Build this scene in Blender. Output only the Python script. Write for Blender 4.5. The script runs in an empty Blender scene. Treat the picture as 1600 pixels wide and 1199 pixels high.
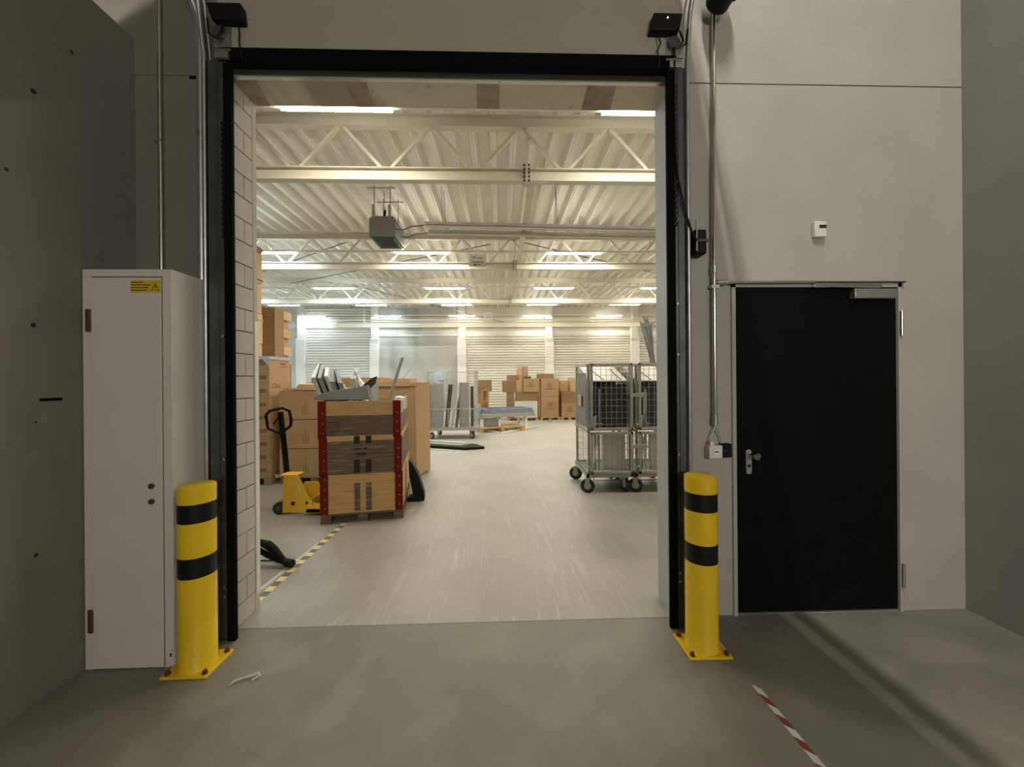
import bpy, bmesh, math, random
from mathutils import Vector, Matrix
random.seed(7)
S = bpy.context.scene
C = S.collection
PI = math.pi

# ------------------------------------------------------------ camera, world, light, exposure
cam_d = bpy.data.cameras.new('camera'); cam = bpy.data.objects.new('camera', cam_d); C.objects.link(cam)
psi, rho = 0.031, 0.008
R0 = Vector((math.cos(psi), -math.sin(psi), 0)); FW = Vector((math.sin(psi), math.cos(psi), 0)); UP = Vector((0, 0, 1))
CR = R0 * math.cos(rho) - UP * math.sin(rho); CU = R0 * math.sin(rho) + UP * math.cos(rho)
M = Matrix((CR, CU, -FW)).transposed().to_4x4(); M.translation = Vector((0, -2.35, 1.485))
cam.matrix_world = M
cam_d.sensor_fit = 'HORIZONTAL'; cam_d.sensor_width = 36; cam_d.lens = 600 / 1600 * 36
cam_d.shift_y = -7.5 / 1600; cam_d.clip_start = .02; cam_d.clip_end = 200
S.camera = cam

w = bpy.data.worlds.new('world'); S.world = w; w.use_nodes = True
w.node_tree.nodes['Background'].inputs[0].default_value = (.9, .92, 1, 1)
w.node_tree.nodes['Background'].inputs[1].default_value = 0.02

def area(name, loc, size, energy, color, aim):
    d = bpy.data.lights.new(name, 'AREA'); d.shape = 'RECTANGLE'; d.size, d.size_y = size
    d.energy = energy; d.color = color
    o = bpy.data.objects.new(name, d); C.objects.link(o); o.location = loc
    o.rotation_euler = (Vector(aim) - Vector(loc)).to_track_quat('-Z', 'Y').to_euler()
    return o
# ceiling strip of the front hall (behind and above the camera), an added low fill light further back,
# and the lamp of the bay beyond the low left wall
area('front_hall_ceiling_lamp', (0.69, -3.0, 7.1), (.05, 1.8), 225, (1, .945, .865), (0.69, -3.0, 0))
area('front_hall_rear_fill', (1.6, -7.0, 2.7), (2.2, .5), 138, (1, .94, .865), (0.3, 0, 1.2))  # unseen fill, set low to brighten the walls more than the floor
area('left_bay_lamp', (-3.9, -1.6, 2.45), (.5, .3), 60, (1, .96, .88), (-2.0, 0, 4.2))
TUBE_STRENGTH = 205.0
COOL = (.80, .90, 1.0); WARM = (1.0, .90, .76)
S.view_settings.view_transform = 'Standard'; S.view_settings.look = 'None'
S.view_settings.gamma = 1; S.view_settings.use_curve_mapping = False
S.view_settings.exposure = 0.0
S.cycles.use_denoising = True
S.cycles.max_bounces = 8; S.cycles.diffuse_bounces = 5; S.cycles.glossy_bounces = 3; S.cycles.sample_clamp_indirect = 6

# ------------------------------------------------------------ materials
def mat(name, col, rough=.6, metal=0., var=.08, scale=6., bump=0., bscale=60., stretch=(1, 1, 1), spec=.5, detail=4):
    m = bpy.data.materials.new(name); m.use_nodes = True
    nt = m.node_tree; b = nt.nodes['Principled BSDF']
    b.inputs['Roughness'].default_value = rough; b.inputs['Metallic'].default_value = metal
    b.inputs['Specular IOR Level'].default_value = spec
    tc = nt.nodes.new('ShaderNodeTexCoord'); mp = nt.nodes.new('ShaderNodeMapping'); mp.inputs['Scale'].default_value = stretch
    nt.links.new(tc.outputs['Object'], mp.inputs['Vector'])
    n = nt.nodes.new('ShaderNodeTexNoise'); n.inputs['Scale'].default_value = scale; n.inputs['Detail'].default_value = detail
    nt.links.new(mp.outputs['Vector'], n.inputs['Vector'])
    r = nt.nodes.new('ShaderNodeValToRGB'); r.name = 'tone'
    r.color_ramp.elements[0].position = .32; r.color_ramp.elements[1].position = .68
    r.color_ramp.elements[0].color = tuple(c * (1 - var) for c in col) + (1,)
    r.color_ramp.elements[1].color = tuple(min(1, c * (1 + var)) for c in col) + (1,)
    nt.links.new(n.outputs['Fac'], r.inputs['Fac']); nt.links.new(r.outputs['Color'], b.inputs['Base Color'])
    if bump:
        n2 = nt.nodes.new('ShaderNodeTexNoise'); n2.inputs['Scale'].default_value = bscale
        nt.links.new(mp.outputs['Vector'], n2.inputs['Vector'])
        bp = nt.nodes.new('ShaderNodeBump'); bp.inputs['Strength'].default_value = bump; bp.inputs['Distance'].default_value = .01
        nt.links.new(n2.outputs['Fac'], bp.inputs['Height']); nt.links.new(bp.outputs['Normal'], b.inputs['Normal'])
    return m

def overlay(m, col, stretch, scale, lo, hi, amt, kind='noise', detail=3, rot=(0, 0, 0), dist=0.):
    """lay a second pattern (stains, scratches) over a material's colour"""
    nt = m.node_tree; b = nt.nodes['Principled BSDF']
    src = b.inputs['Base Color'].links[0].from_socket
    tc = nt.nodes.new('ShaderNodeTexCoord'); mp = nt.nodes.new('ShaderNodeMapping'); mp.inputs['Scale'].default_value = stretch
    mp.inputs['Rotation'].default_value = rot
    nt.links.new(tc.outputs['Object'], mp.inputs['Vector'])
    n = nt.nodes.new('ShaderNodeTexNoise'); n.inputs['Detail'].default_value = detail; n.inputs['Scale'].default_value = scale; n.inputs['Distortion'].default_value = dist
    nt.links.new(mp.outputs['Vector'], n.inputs['Vector'])
    mr = nt.nodes.new('ShaderNodeMapRange'); mr.inputs['From Min'].default_value = lo; mr.inputs['From Max'].default_value = hi
    mr.inputs['To Max'].default_value = amt
    nt.links.new(n.outputs['Fac'], mr.inputs['Value'])
    mx = nt.nodes.new('ShaderNodeMixRGB'); mx.inputs['Color2'].default_value = tuple(col) + (1,)
    nt.links.new(mr.outputs['Result'], mx.inputs['Fac']); nt.links.new(src, mx.inputs['Color1'])
    nt.links.new(mx.outputs['Color'], b.inputs['Base Color'])
    return m

def emis(name, col, strength):
    m = bpy.data.materials.new(name); m.use_nodes = True; nt = m.node_tree
    nt.nodes.remove(nt.nodes['Principled BSDF']); e = nt.nodes.new('ShaderNodeEmission')
    e.inputs[0].default_value = tuple(col) + (1,); e.inputs[1].default_value = strength
    nt.links.new(e.outputs[0], nt.nodes['Material Output'].inputs[0]); return m

K = {}
K['floor'] = overlay(overlay(mat('screed_floor', (.335, .32, .27), .5, var=.10, scale=1.4, bump=.08, bscale=90, detail=8),
                     (.56, .53, .46), (9, .7, 1), 2.6, .56, .72, .38, detail=9, rot=(0, 0, .06), dist=1.5), (.52, .50, .43), (3, 14, 1), 1.4, .62, .74, .30, detail=9, rot=(0, 0, .5), dist=2.0)
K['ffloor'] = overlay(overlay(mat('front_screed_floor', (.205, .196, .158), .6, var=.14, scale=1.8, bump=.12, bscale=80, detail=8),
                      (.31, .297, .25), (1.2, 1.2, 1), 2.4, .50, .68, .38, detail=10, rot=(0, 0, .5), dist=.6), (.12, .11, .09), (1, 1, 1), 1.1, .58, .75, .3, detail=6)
K['paint'] = mat('painted_concrete', (.42, .405, .36), .75, var=.05, scale=2.5, bump=.25, bscale=160)
K['concrete'] = overlay(mat('grey_concrete', (.185, .178, .145), .95, var=.08, scale=2.2, bump=.10, bscale=70, detail=8), (.10, .09, .07), (1, 1, 1), 9, .68, .76, .6)
K['sidewall'] = mat('right_side_concrete', (.25, .245, .215), .8, var=.07, scale=2.0, bump=.08, bscale=80, detail=8)
K['brick'] = mat('sand_lime_block', (.50, .48, .41), .85, var=.05, scale=4, bump=.08, bscale=100)
K['mortar'] = mat('mortar', (.12, .11, .09), .95)
K['lintel'] = overlay(overlay(mat('board_marked_concrete', (.72, .66, .53), .8, var=.08, scale=3, bump=.1, bscale=50), (.24, .18, .12), (1, .25, 1), 1.3, .56, .62, .55, detail=5),
                      (.15, .11, .08), (1, 1, 1), 18, .68, .74, .6)
K['jamb'] = mat('smooth_grey_jamb', (.46, .48, .46), .6, var=.05, scale=5, bump=.05, bscale=120)
K['hallwall'] = mat('hall_wall_white', (.62, .59, .52), .7, var=.03)
K['ribdoor'] = mat('white_ribbed_door', (.66, .62, .54), .5, var=.03)
K['dirtyconc'] = overlay(mat('stained_concrete', (.44, .42, .37), .85, var=.08, scale=1.2, detail=7), (.24, .225, .19), (1.2, 1, .35), 1.2, .45, .68, .6, detail=6)
K['deck'] = mat('white_sheet_steel', (.86, .84, .76), .45, metal=0., var=.03, scale=2)
K['steelpaint'] = mat('cream_painted_steel', (.66, .61, .50), .45, var=.03, scale=3)
K['doorleaf'] = mat('beige_door_leaf', (.36, .34, .27), .55, var=.03, scale=4, bump=.06, bscale=160)
K['rubber'] = mat('black_rubber', (.005, .005, .005), .9, spec=.05)
K['darksteel'] = mat('dark_zinc_steel', (.10, .105, .11), .42, metal=.6, var=.2, scale=8)
K['galv'] = mat('galvanised_steel', (.50, .50, .48), .38, metal=.85, var=.12, scale=14)
K['galvdark'] = mat('blue_galvanised_tube', (.27, .29, .30), .35, metal=.7, var=.15, scale=10)
K['galvlight'] = mat('dull_galvanised_wire', (.42, .42, .39), .5, metal=.4, var=.1, scale=12)
K['chrome'] = mat('bright_conduit', (.72, .70, .64), .22, metal=1, var=.05)
K['black'] = mat('black_plastic', (.007, .007, .007), .55, spec=.2)
K['blackdoor'] = mat('black_door_paint', (.004, .005, .005), .6, var=.1, bump=.03, bscale=200, spec=.08)
K['yellow'] = mat('yellow_bollard_paint', (.80, .53, .012), .34, var=.05, scale=5)
K['bandblack'] = mat('black_band_paint', (.006, .006, .006), .4, var=.05, spec=.3)
K['rust'] = mat('rusty_bolt', (.12, .055, .03), .7, metal=.4, var=.3, scale=40)
K['cabinet'] = overlay(mat('white_enamel_cabinet', (.60, .575, .53), .5, var=.03, scale=3, bump=.05, bscale=150), (.36, .33, .30), (1, 1, 1), 3.2, .70, .76, .3)
K['gap'] = mat('dark_gap', (.02, .018, .015), .9)
K['brass'] = mat('dull_brass', (.16, .12, .07), .45, metal=.7, var=.2, scale=30)
K['label'] = mat('yellow_label', (.62, .40, .01), .5)
K['ink'] = mat('dark_ink', (.035, .025, .02), .7)
K['card'] = mat('brown_cardboard', (.44, .28, .145), .8, var=.07, scale=4, bump=.04, bscale=60)
K['card2'] = mat('pale_cardboard', (.56, .38, .20), .8, var=.06, scale=4)
K['card3'] = mat('dull_cardboard', (.30, .18, .085), .8, var=.08, scale=5)
K['print'] = mat('carton_print', (.12, .07, .035), .8)
K['wood'] = overlay(mat('pale_pine', (.52, .315, .12), .65, var=.1, scale=3, stretch=(1, 1, 14)), (.28, .15, .05), (1, 1, 11), 5, .54, .68, .6, detail=8)
K['darkwood'] = overlay(mat('weathered_board', (.115, .082, .052), .75, var=.25, scale=4, stretch=(1, 1, 12)), (.30, .21, .13), (.6, .6, 9), 5, .52, .62, .55, detail=8)
K['darkwood2'] = mat('dark_stain', (.05, .035, .025), .8, var=.3)
K['pallet'] = mat('pallet_wood', (.36, .25, .15), .8, var=.2, scale=5)
K['redsteel'] = mat('red_corner_iron', (.15, .012, .005), .75, spec=.15, var=.12, scale=9)
K['jackyellow'] = mat('pallet_jack_yellow', (.95, .56, .04), .38, var=.03)
K['heater'] = mat('grey_heater_enamel', (.17, .17, .155), .5, var=.05)
K['sheet'] = mat('grey_sheet_metal', (.30, .30, .28), .45, metal=.2, var=.08, scale=5)
K['sheetlight'] = mat('bright_sheet_metal', (.62, .62, .60), .4, metal=.25, var=.06, scale=5)
K['sheetdark'] = mat('dark_sheet_metal', (.07, .072, .07), .45, metal=.3, var=.2, scale=5)
K['white'] = mat('white_plastic', (.75, .72, .66), .45, var=.02)
K['bluefilm'] = mat('stretch_film', (.48, .56, .64), .2, var=.15, scale=25)
K['bluesteel'] = mat('blue_grey_steel', (.28, .33, .40), .4, metal=.5, var=.15, scale=10)
K['tyre'] = mat('black_tyre', (.02, .02, .02), .6)
K['tapewhite'] = mat('white_tape', (.62, .60, .54), .5, var=.08, scale=20)
K['tapered'] = mat('red_tape', (.22, .06, .04), .5, var=.1, scale=20)
K['tapeyellow'] = mat('pale_yellow_tape', (.80, .66, .25), .5, var=.1, scale=20)
K['tapedark'] = mat('worn_dark_tape', (.17, .14, .13), .6, var=.2, scale=20)
K['sign'] = mat('sign_board', (.85, .84, .80), .5, var=.02)
for q, f in enumerate((.62, 1.12, 1.2, .66, .36, .14)):      # tube output of each row, front to back
    K['tubewarm%d' % q] = emis('fluorescent_tube_warm_%d' % q, (1.0, .93, .80), TUBE_STRENGTH * f)
    K['tubecool%d' % q] = emis('fluorescent_tube_cool_%d' % q, (.74, .90, 1.0), TUBE_STRENGTH * f * 1.2)
K['led'] = emis('indicator_led', (1, 1, .95), 3)

# ------------------------------------------------------------ geometry helpers
class MB:
    def __init__(s): s.bm = bmesh.new(); s.mi = 0
    def _f(s, vs, m):
        try:
            f = s.bm.faces.new(vs); f.material_index = m; return f
        except ValueError: return None
    def box(s, x0, x1, y0, y1, z0, z1, m=0, X=None):
        v = [s.bm.verts.new((x, y, z)) for z in (z0, z1) for y in (y0, y1) for x in (x0, x1)]
        for q in ((0, 2, 3, 1), (4, 5, 7, 6), (0, 1, 5, 4), (2, 6, 7, 3), (0, 4, 6, 2), (1, 3, 7, 5)): s._f([v[i] for i in q], m)
        if X is not None:
            for a in v: a.co = X @ a.co
        return s
    def bar(s, p, q, a, b, m=0, up=(0, 0, 1)):
        """rectangular bar a x b from p to q"""
        p, q = Vector(p), Vector(q); t = (q - p).normalized(); u = Vector(up)
        if abs(t.dot(u)) > .99: u = Vector((0, 1, 0))
        n = t.cross(u).normalized(); u = n.cross(t)
        v = [s.bm.verts.new(c + n * (a / 2 * i) + u * (b / 2 * j)) for c in (p, q) for (i, j) in ((-1, -1), (1, -1), (1, 1), (-1, 1))]
        for k in range(4): s._f([v[k], v[(k + 1) % 4], v[4 + (k + 1) % 4], v[4 + k]], m)
        s._f(v[:4][::-1], m); s._f(v[4:], m); return s
    def tube(s, pts, r, m=0, seg=10, caps=True, closed=False):
        pts = [Vector(p) for p in pts]; n = len(pts); rings = []
        last = None
        for i, p in enumerate(pts):
            a = pts[(i - 1) % n] if (closed or i > 0) else p
            b = pts[(i + 1) % n] if (closed or i < n - 1) else p
            t = ((p - a).normalized() + (b - p).normalized()) if (p - a).length and (b - p).length else (b - a)
            t.normalize()
            if last is None:
                u = t.orthogonal().normalized()
            else:
                u = last - t * last.dot(t); u.normalize()
            last = u; w_ = t.cross(u)
            rr = r[i] if isinstance(r, (list, tuple)) else r
            rings.append([s.bm.verts.new(p + (u * math.cos(2 * PI * k / seg) + w_ * math.sin(2 * PI * k / seg)) * rr) for k in range(seg)])
        for i in range(n if closed else n - 1):
            A, B = rings[i], rings[(i + 1) % n]
            for k in range(seg): s._f([A[k], A[(k + 1) % seg], B[(k + 1) % seg], B[k]], m)
        if caps and not closed: s._f(rings[0][::-1], m); s._f(rings[-1], m)
        return s
    def cyl(s, p, q, r, m=0, seg=20): return s.tube([p, q], r, m, seg)
    def prism(s, pts, vec, m=0):
        vec = Vector(vec); a = [s.bm.verts.new(p) for p in pts]; b = [s.bm.verts.new(Vector(p) + vec) for p in pts]; n = len(a)
        s._f(a[::-1], m); s._f(b, m)
        for k in range(n): s._f([a[k], a[(k + 1) % n], b[(k + 1) % n], b[k]], m)
        return s
    def lathe(s, c, prof, m=0, seg=28, axis='z', mats=None):
        rings = []
        for (r, h) in prof:
            ring = []
            for k in range(seg):
                a = 2 * PI * k / seg; u, v = r * math.cos(a), r * math.sin(a)
                co = {'z': (u, v, h), 'y': (u, h, v), 'x': (h, u, v)}[axis]
                ring.append(s.bm.verts.new(Vector(c) + Vector(co)))
            rings.append(ring)
        for i in range(len(rings) - 1):
            for k in range(seg): s._f([rings[i][k], rings[i][(k + 1) % seg], rings[i + 1][(k + 1) % seg], rings[i + 1][k]], mats[i] if mats else m)
        s._f(rings[0][::-1], m); s._f(rings[-1], m); return s
    def apply(s, X):
        for v in s.bm.verts: v.co = X @ v.co
        return s

def finish(name, mb, mats, bevel=0, angle=40):
    bm = mb.bm
    bmesh.ops.recalc_face_normals(bm, faces=bm.faces)
    me = bpy.data.meshes.new(name); bm.to_mesh(me); bm.free()
    for m in (mats if isinstance(mats, (list, tuple)) else [mats]): me.materials.append(K[m])
    me.shade_smooth(); me.set_sharp_from_angle(angle=math.radians(angle))
    o = bpy.data.objects.new(name, me); C.objects.link(o)
    if bevel:
        b = o.modifiers.new('bevel', 'BEVEL'); b.width = bevel; b.segments = 2; b.limit_method = 'ANGLE'; b.angle_limit = .8
    return o

def part(name, mb, mats, parent, local=False, bevel=0, label=None, kind=None):
    """a mesh that belongs to a thing; world coordinates unless local"""
    if not local:
        T = Matrix.Identity(4); p = parent
        while p is not None: T = p.matrix_basis @ T; p = p.parent
        mb.apply(T.inverted())
    o = finish(name, mb, mats, bevel); o.parent = parent
    if label: o['label'] = label
    if kind: o['kind'] = kind
    return o

def thing(name, label, cat, loc, rz=0, group=None):
    o = bpy.data.objects.new(name, None); C.objects.link(o); o.empty_display_size = .1
    o.location = loc; o.rotation_euler = (0, 0, rz)
    o.matrix_basis = Matrix.Translation(loc) @ Matrix.Rotation(rz, 4, 'Z')
    o['label'] = label; o['category'] = cat
    if group: o['group'] = group
    return o

def solo(name, mb, mats, label, cat, group=None, bevel=0, loc=None, rz=0):
    """a thing that is one mesh; origin moved to its base"""
    if loc is None:
        vs = [v.co for v in mb.bm.verts]
        c = Vector(((min(v.x for v in vs) + max(v.x for v in vs)) / 2, (min(v.y for v in vs) + max(v.y for v in vs)) / 2, min(v.z for v in vs)))
        mb.apply(Matrix.Translation(-c)); loc = c
    o = finish(name, mb, mats, bevel); o.location = loc; o.rotation_euler = (0, 0, rz)
    o['label'] = label; o['category'] = cat
    if group: o['group'] = group
    return o

def struct(name, mb, mats, parent=None, bevel=0):
    o = finish(name, mb, mats, bevel)
    if parent: o.parent = parent
    else: o['kind'] = 'structure'
    return o

def dup(root, loc=None, rz=None, label=None, group=None):
    def cp(o, par):
        c = o.copy(); C.objects.link(c)
        if par: c.parent = par
        for ch in list(o.children): cp(ch, c)
        return c
    r = cp(root, None)
    if loc is not None: r.location = loc
    if rz is not None: r.rotation_euler = (0, 0, rz)
    if label: r['label'] = label
    if group: r['group'] = group
    return r

def text_mb(txt, size, X, mi=0, mb=None, depth=.0006):
    cu = bpy.data.curves.new('txt', 'FONT'); cu.body = txt; cu.size = size; cu.align_x = 'CENTER'; cu.align_y = 'CENTER'; cu.extrude = depth
    cu.resolution_u = 3
    ob = bpy.data.objects.new('txt', cu); C.objects.link(ob)
    dg = bpy.context.evaluated_depsgraph_get(); me = bpy.data.meshes.new_from_object(ob.evaluated_get(dg))
    mb = mb or MB()
    vs = [mb.bm.verts.new(X @ v.co) for v in me.vertices]
    for p in me.polygons: mb._f([vs[i] for i in p.vertices], mi)
    bpy.data.objects.remove(ob); bpy.data.curves.remove(cu); bpy.data.meshes.remove(me)
    return mb
FACE_FRONT = Matrix.Rotation(PI / 2, 4, 'X')       # text readable from -y

# ============================================================ LARGE STRUCTURE
XL, XR, TH = -2.155, 2.945, .22          # left wall, right wall, thickness of the front wall
OL, OR_, OT = -1.59, 1.06, 3.29          # door opening
DL, DR, DT = 1.452, 2.518, 2.055         # black door opening
HB, HL, HR = 16.15, -12.5, 10.5          # hall back, left, right
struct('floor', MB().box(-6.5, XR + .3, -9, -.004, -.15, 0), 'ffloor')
struct('floor', MB().box(HL, HR, .0, HB + .3, -.15, 0), 'floor')
struct('trim_1', MB().box(-2.6, XR, -.004, 0, -.15, -.003), 'gap')
g = MB()
g.box(-1.62, OR_ + .12, 0, TH, OT + .02, 8)
g.box(OR_ + .012, DL, 0, TH, 0, OT + .02).box(DL, DR, 0, TH, DT, OT + .02).box(DR, XR, 0, TH, 0, OT + .02).box(OR_ + .12, XR, 0, TH, OT + .028, 8)
g.box(OR_ + .12, XR, .006, TH, OT + .02, OT + .028)
g.box(HL, -6.5, 0, TH, 0, 6.0).box(XR, HR, 0, TH, 0, 6.0)
struct('wall_front', g, 'paint')
struct('wall_front', MB().box(-6.5, -1.86, 0, TH, 0, 8).box(-1.86, -1.70, 0, TH, 0, OT + .02).box(-1.86, -1.62, 0, TH, OT + .02, 8), 'concrete')
struct('trim_2', MB().box(OR_ + .12, XR, .004, .0062, OT + .02, OT + .0285).box(XL, -1.66, -.0015, .001, OT + .018, OT + .021), 'mortar')
# lintel underside, board marked
K['boardmark'] = mat('shutter_board_stain', (.42, .34, .25), .85, var=.25, scale=9, detail=7)
g = MB().box(OL - .25, OR_ + .06, 0, TH, OT, OT + .019)
for (a, b, c, e) in ((-1.63, -1.45, -1.49, -1.60), (-.935, -.796, -.812, -.93), (-.13, .01, .012, -.14), (.553, .73, .755, .56)):
    g.prism([(a, .001, OT - .0012), (b, .001, OT - .0012), (c, TH - .001, OT - .0012), (e, TH - .001, OT - .0012)], (0, 0, .0014), 1)
struct('trim_3', g, ['lintel', 'boardmark'])
# left pier: real blocks with recessed mortar
mo = MB().box(-1.71, OL - .006, .006, TH - .04, 0, OT)
bl = MB(); z0 = 0.0; k = -1
while z0 < OT - .01:
    z1 = min(.124 + .139 * (k + 1), OT)
    cuts = [(0, .098), (.104, .18)] if k % 2 == 0 else [(0, .18)]
    for (a, b) in cuts: bl.box(-1.70, OL, a, b, z0 + .003, z1 - .003)
    z0 = z1; k += 1
struct('wall_front', bl, 'brick', bevel=.002); struct('trim_4', mo, 'mortar')
struct('trim_5', MB().box(-1.70, OL + .001, .184, TH, 0, OT), 'brick')
struct('trim_6', MB().box(OR_, OR_ + .012, 0, TH, 0, OT), 'jamb')
# left low wall, right wall, left bay, ceiling, rear
g = MB().box(XL - .24, XL, -9, 0, 0, 3.52)
struct('wall_left', g, 'concrete')
struct('wall_right', MB().box(XR, XR + .3, -9, 0, 0, 8), 'sidewall')
struct('wall_left', MB().box(-6.7, -6.5, -9, TH, 0, 8), 'paint')
struct('wall_rear', MB().box(-6.7, XR + .3, -9.2, -9, 0, 8), 'concrete')
struct('ceiling', MB().box(-6.7, XR + .3, -9.2, TH, 8, 8.2), 'paint')
# small form-tie holes in the left wall
for (y, z, r) in ((-.5, 2.837, .012), (-.507, 1.751, .011), (-.5, 1.301, .005), (-.504, .685, .009), (-.60, 2.42, .008), (-.338, 3.156, .009)):
    h = MB().lathe((XL, y, z), [(r, -.01), (r, .0008)], axis='x', seg=12)
    solo('wall_hole', h, 'gap', 'small dark form tie hole in the grey left wall', 'hole', 'form tie holes in the left wall')
solo('wall_joint_slot', MB().box(XL - .01, XL + .004, -.485, -.395, 1.397, 1.410), 'rubber', 'short dark joint slot in the grey left wall', 'strip')  # raised black bar standing in for the dark joint slot
# hall shell
struct('wall_left', MB().box(HL - .2, HL, 0, HB, 0, 6.0), 'hallwall')
struct('wall_right', MB().box(HR, HR + .2, 0, HB, 0, 6.0), 'hallwall')
g = MB().box(HL, HR, HB, HB + .2, 0, 6.0)
struct('wall_back', g, 'hallwall')
cols = (-9.32, -5.9, -1.80, 2.36, 6.50)
for i, cx in enumerate(cols):
    struct('trim_%d' % (10 + i), MB().box(cx - .17, cx + .17, HB - .22, HB, 0, 5.0).box(cx - .21, cx + .21, HB - .30, HB - .22, 0, 3.42), 'white', bevel=.01)
# head beam over the doors and sectional doors with horizontal ribs
struct('trim_20', MB().box(HL, HR, HB - .10, HB, 3.95, 4.12).box(HL, HR, HB - .06, HB, 3.55, 3.62), 'hallwall')
n = 1
for a, b in ((-9.15, -6.07), (-1.63, 2.19), (2.53, 6.33), (6.67, 10.3)):
    g = MB(); z = 0.
    top = 3.55 if a > -9 else 4.9
    while z < top:
        g.box(a, b, HB - .07, HB - .02, z + .012, min(z + .114, top)); g.box(a, b, HB - .05, HB - .015, z, z + .006)
        z += .125
    struct('door_%d' % n, g, 'ribdoor'); n += 1
struct('wall_back', MB().box(-5.73, -1.97, HB - .03, HB, 2.55, 4.9).box(-5.73, -1.97, HB - .10, HB - .0, 0, 2.55), 'dirtyconc')
# roof deck: trapezoidal steel sheet running away from the door
g = MB(); P_ = .295; zb, zt_ = 4.93, 5.085
x = HL; prof = []
while x < HR:
    prof += [(x, zb), (x + .030, zb), (x + .035, zb + .010), (x + .040, zb), (x + .070, zb), (x + .105, zt_), (x + .26, zt_)]; x += P_
A = [g.bm.verts.new((px, TH, pz)) for px, pz in prof]; B = [g.bm.verts.new((px, HB, pz)) for px, pz in prof]
for i in range(len(prof) - 1): g._f([A[i], A[i + 1], B[i + 1], B[i]], 0)
struct('ceiling', g, 'deck')
struct('roof', MB().box(HL, HR, 0, HB + .2, 5.35, 5.45), 'hallwall')

# ============================================================ ROOF STEEL
def ibeam(mb, x0, x1, y0, y1, z0, z1, t=.012, w=.008):
    ym = (y0 + y1) / 2
    return mb.box(x0, x1, y0, y1, z0, z0 + t).box(x0, x1, y0, y1, z1 - t, z1).box(x0, x1, ym - w / 2, ym + w / 2, z0 + t, z1 - t)
ordn = ('nearest', 'second', 'third')
for i, ty in enumerate((2.65, 6.70, 10.75)):
    t = thing('roof_truss', '%s cream steel roof truss from the doorway, with diagonal webs' % ordn[i], 'truss', (0, ty, 4.07), group=None)
    part('top_chord', ibeam(MB(), HL, HR, ty, ty + .11, 4.77, 4.928), 'steelpaint', t)
    part('bottom_chord', ibeam(MB(), HL, HR, ty, ty + .11, 4.07, 4.235), 'steelpaint', t)
    ym = ty + .055; T0 = -2.04; per = 1.165
    k = int((HL + .6 - T0) / per)
    while T0 + k * per < HR - .6:
        xt = T0 + k * per; xb = xt + per / 2
        part('diagonal', MB().bar((xt + .03, ym, 4.775), (xb - .05, ym, 4.225), .05, .04), 'steelpaint', t)
        part('diagonal', MB().bar((xb + .05, ym, 4.225), (xt + per - .03, ym, 4.775), .05, .04), 'steelpaint', t)
        k += 1
    part('splice_plate', MB().box(.36, .385, ty - .012, ty + .122, 4.04, 4.80).box(.325, .42, ty - .004, ty + .114, 4.05, 4.08), 'steelpaint', t)
    for sx in (.335, .398):
        for zz in (4.06, 4.11, 4.16, 4.21, 4.26):
            part('splice_bolt', MB().cyl((sx, ty - .02, zz - .012), (sx, ty - .02, zz + .014), .011, seg=6), 'gap', t)
t = thing('lattice_beam', 'long cream lower beam in front of the hall back wall', 'beam', (0, 14.8, 3.80))
part('bottom_chord', ibeam(MB(), -7.2, 7.3, 14.8, 14.91, 3.80, 4.03), 'steelpaint', t)
for xx in (-6, -2, 2, 6): part('hanger', MB().bar((xx, 14.855, 4.02), (xx, 14.855, 4.935), .04, .04), 'steelpaint', t)
for i, (x0, y0, y1) in enumerate(((.47, 2.76, 6.70), (.45, 6.81, 10.75))):
    solo('tie_beam', MB().box(x0 - .045, x0 + .045, y0, y1, 4.236, 4.33), 'steelpaint',
         'cream steel tie beam running lengthwise between the %s trusses' % ('first and second' if i == 0 else 'second and third'), 'beam')
for i, (a, b) in enumerate((((-7, 10.7, 4.72), (-.2, 6.83, 4.70)), ((.6, 6.83, 4.74), (7, 10.7, 4.7)), ((-9, 10.7, 4.72), (-3.6, 6.83, 4.74)), ((-5, 10.88, 4.72), (.2, 14.78, 4.0)))):
    solo('brace_rod', MB().cyl(a, b, .012, seg=8), 'darksteel', 'thin dark diagonal brace rod under the roof sheet, %s' % ('left of centre', 'right of centre', 'far left', 'behind the third truss')[i], 'rod')

# light rows
rows = [(1.85, 4.42, 'row just inside the doorway', (-1.75, 1.75, -5.22, 5.22)), (6.45, 4.36, 'row at the second truss', (-8.7, -5.22, -1.75, 1.75, 5.22)),
        (9.95, 4.38, 'row at the third truss', (-8.7, -5.22, -1.75, 1.75, 5.22)), (13.45, 4.52, 'fourth row', (-8.7, -5.22, -1.75, 1.75, 5.22, 8.7)),
        (15.75, 4.45, 'rearmost high row', (-8.7, -5.22, -1.75, 1.75, 5.22, 8.7)), (15.35, 4.09, 'low row on the rear beam', (-5.05, -1.71, 1.71, 5.09))]
posn = {-8.7: 'far left tube', -5.22: 'tube left', -1.75: 'tube left of centre', 1.75: 'tube right of centre', 5.22: 'tube right', 8.7: 'far right tube',
        -5.05: 'tube left', -1.71: 'tube left of centre', 1.71: 'tube right of centre', 5.09: 'tube right'}
protos = {}
def light_unit(mname, L=1.2):
    t = thing('ceiling_light', '', 'light', (0, 0, 0))
    part('housing', MB().prism([(-L / 2, -.050, .007), (-L / 2, .050, .007), (-L / 2, .035, .045), (-L / 2, -.035, .045)], (L, 0, 0)), 'white', t, local=True)
    g = MB().prism([(-L / 2 + .004, -.047, .008), (-L / 2 + .004, -.047, -.004), (-L / 2 + .004, .047, -.004), (-L / 2 + .004, .047, .008)], (L - .008, 0, 0))
    part('diffuser', g, mname, t, local=True)
    return t
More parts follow.
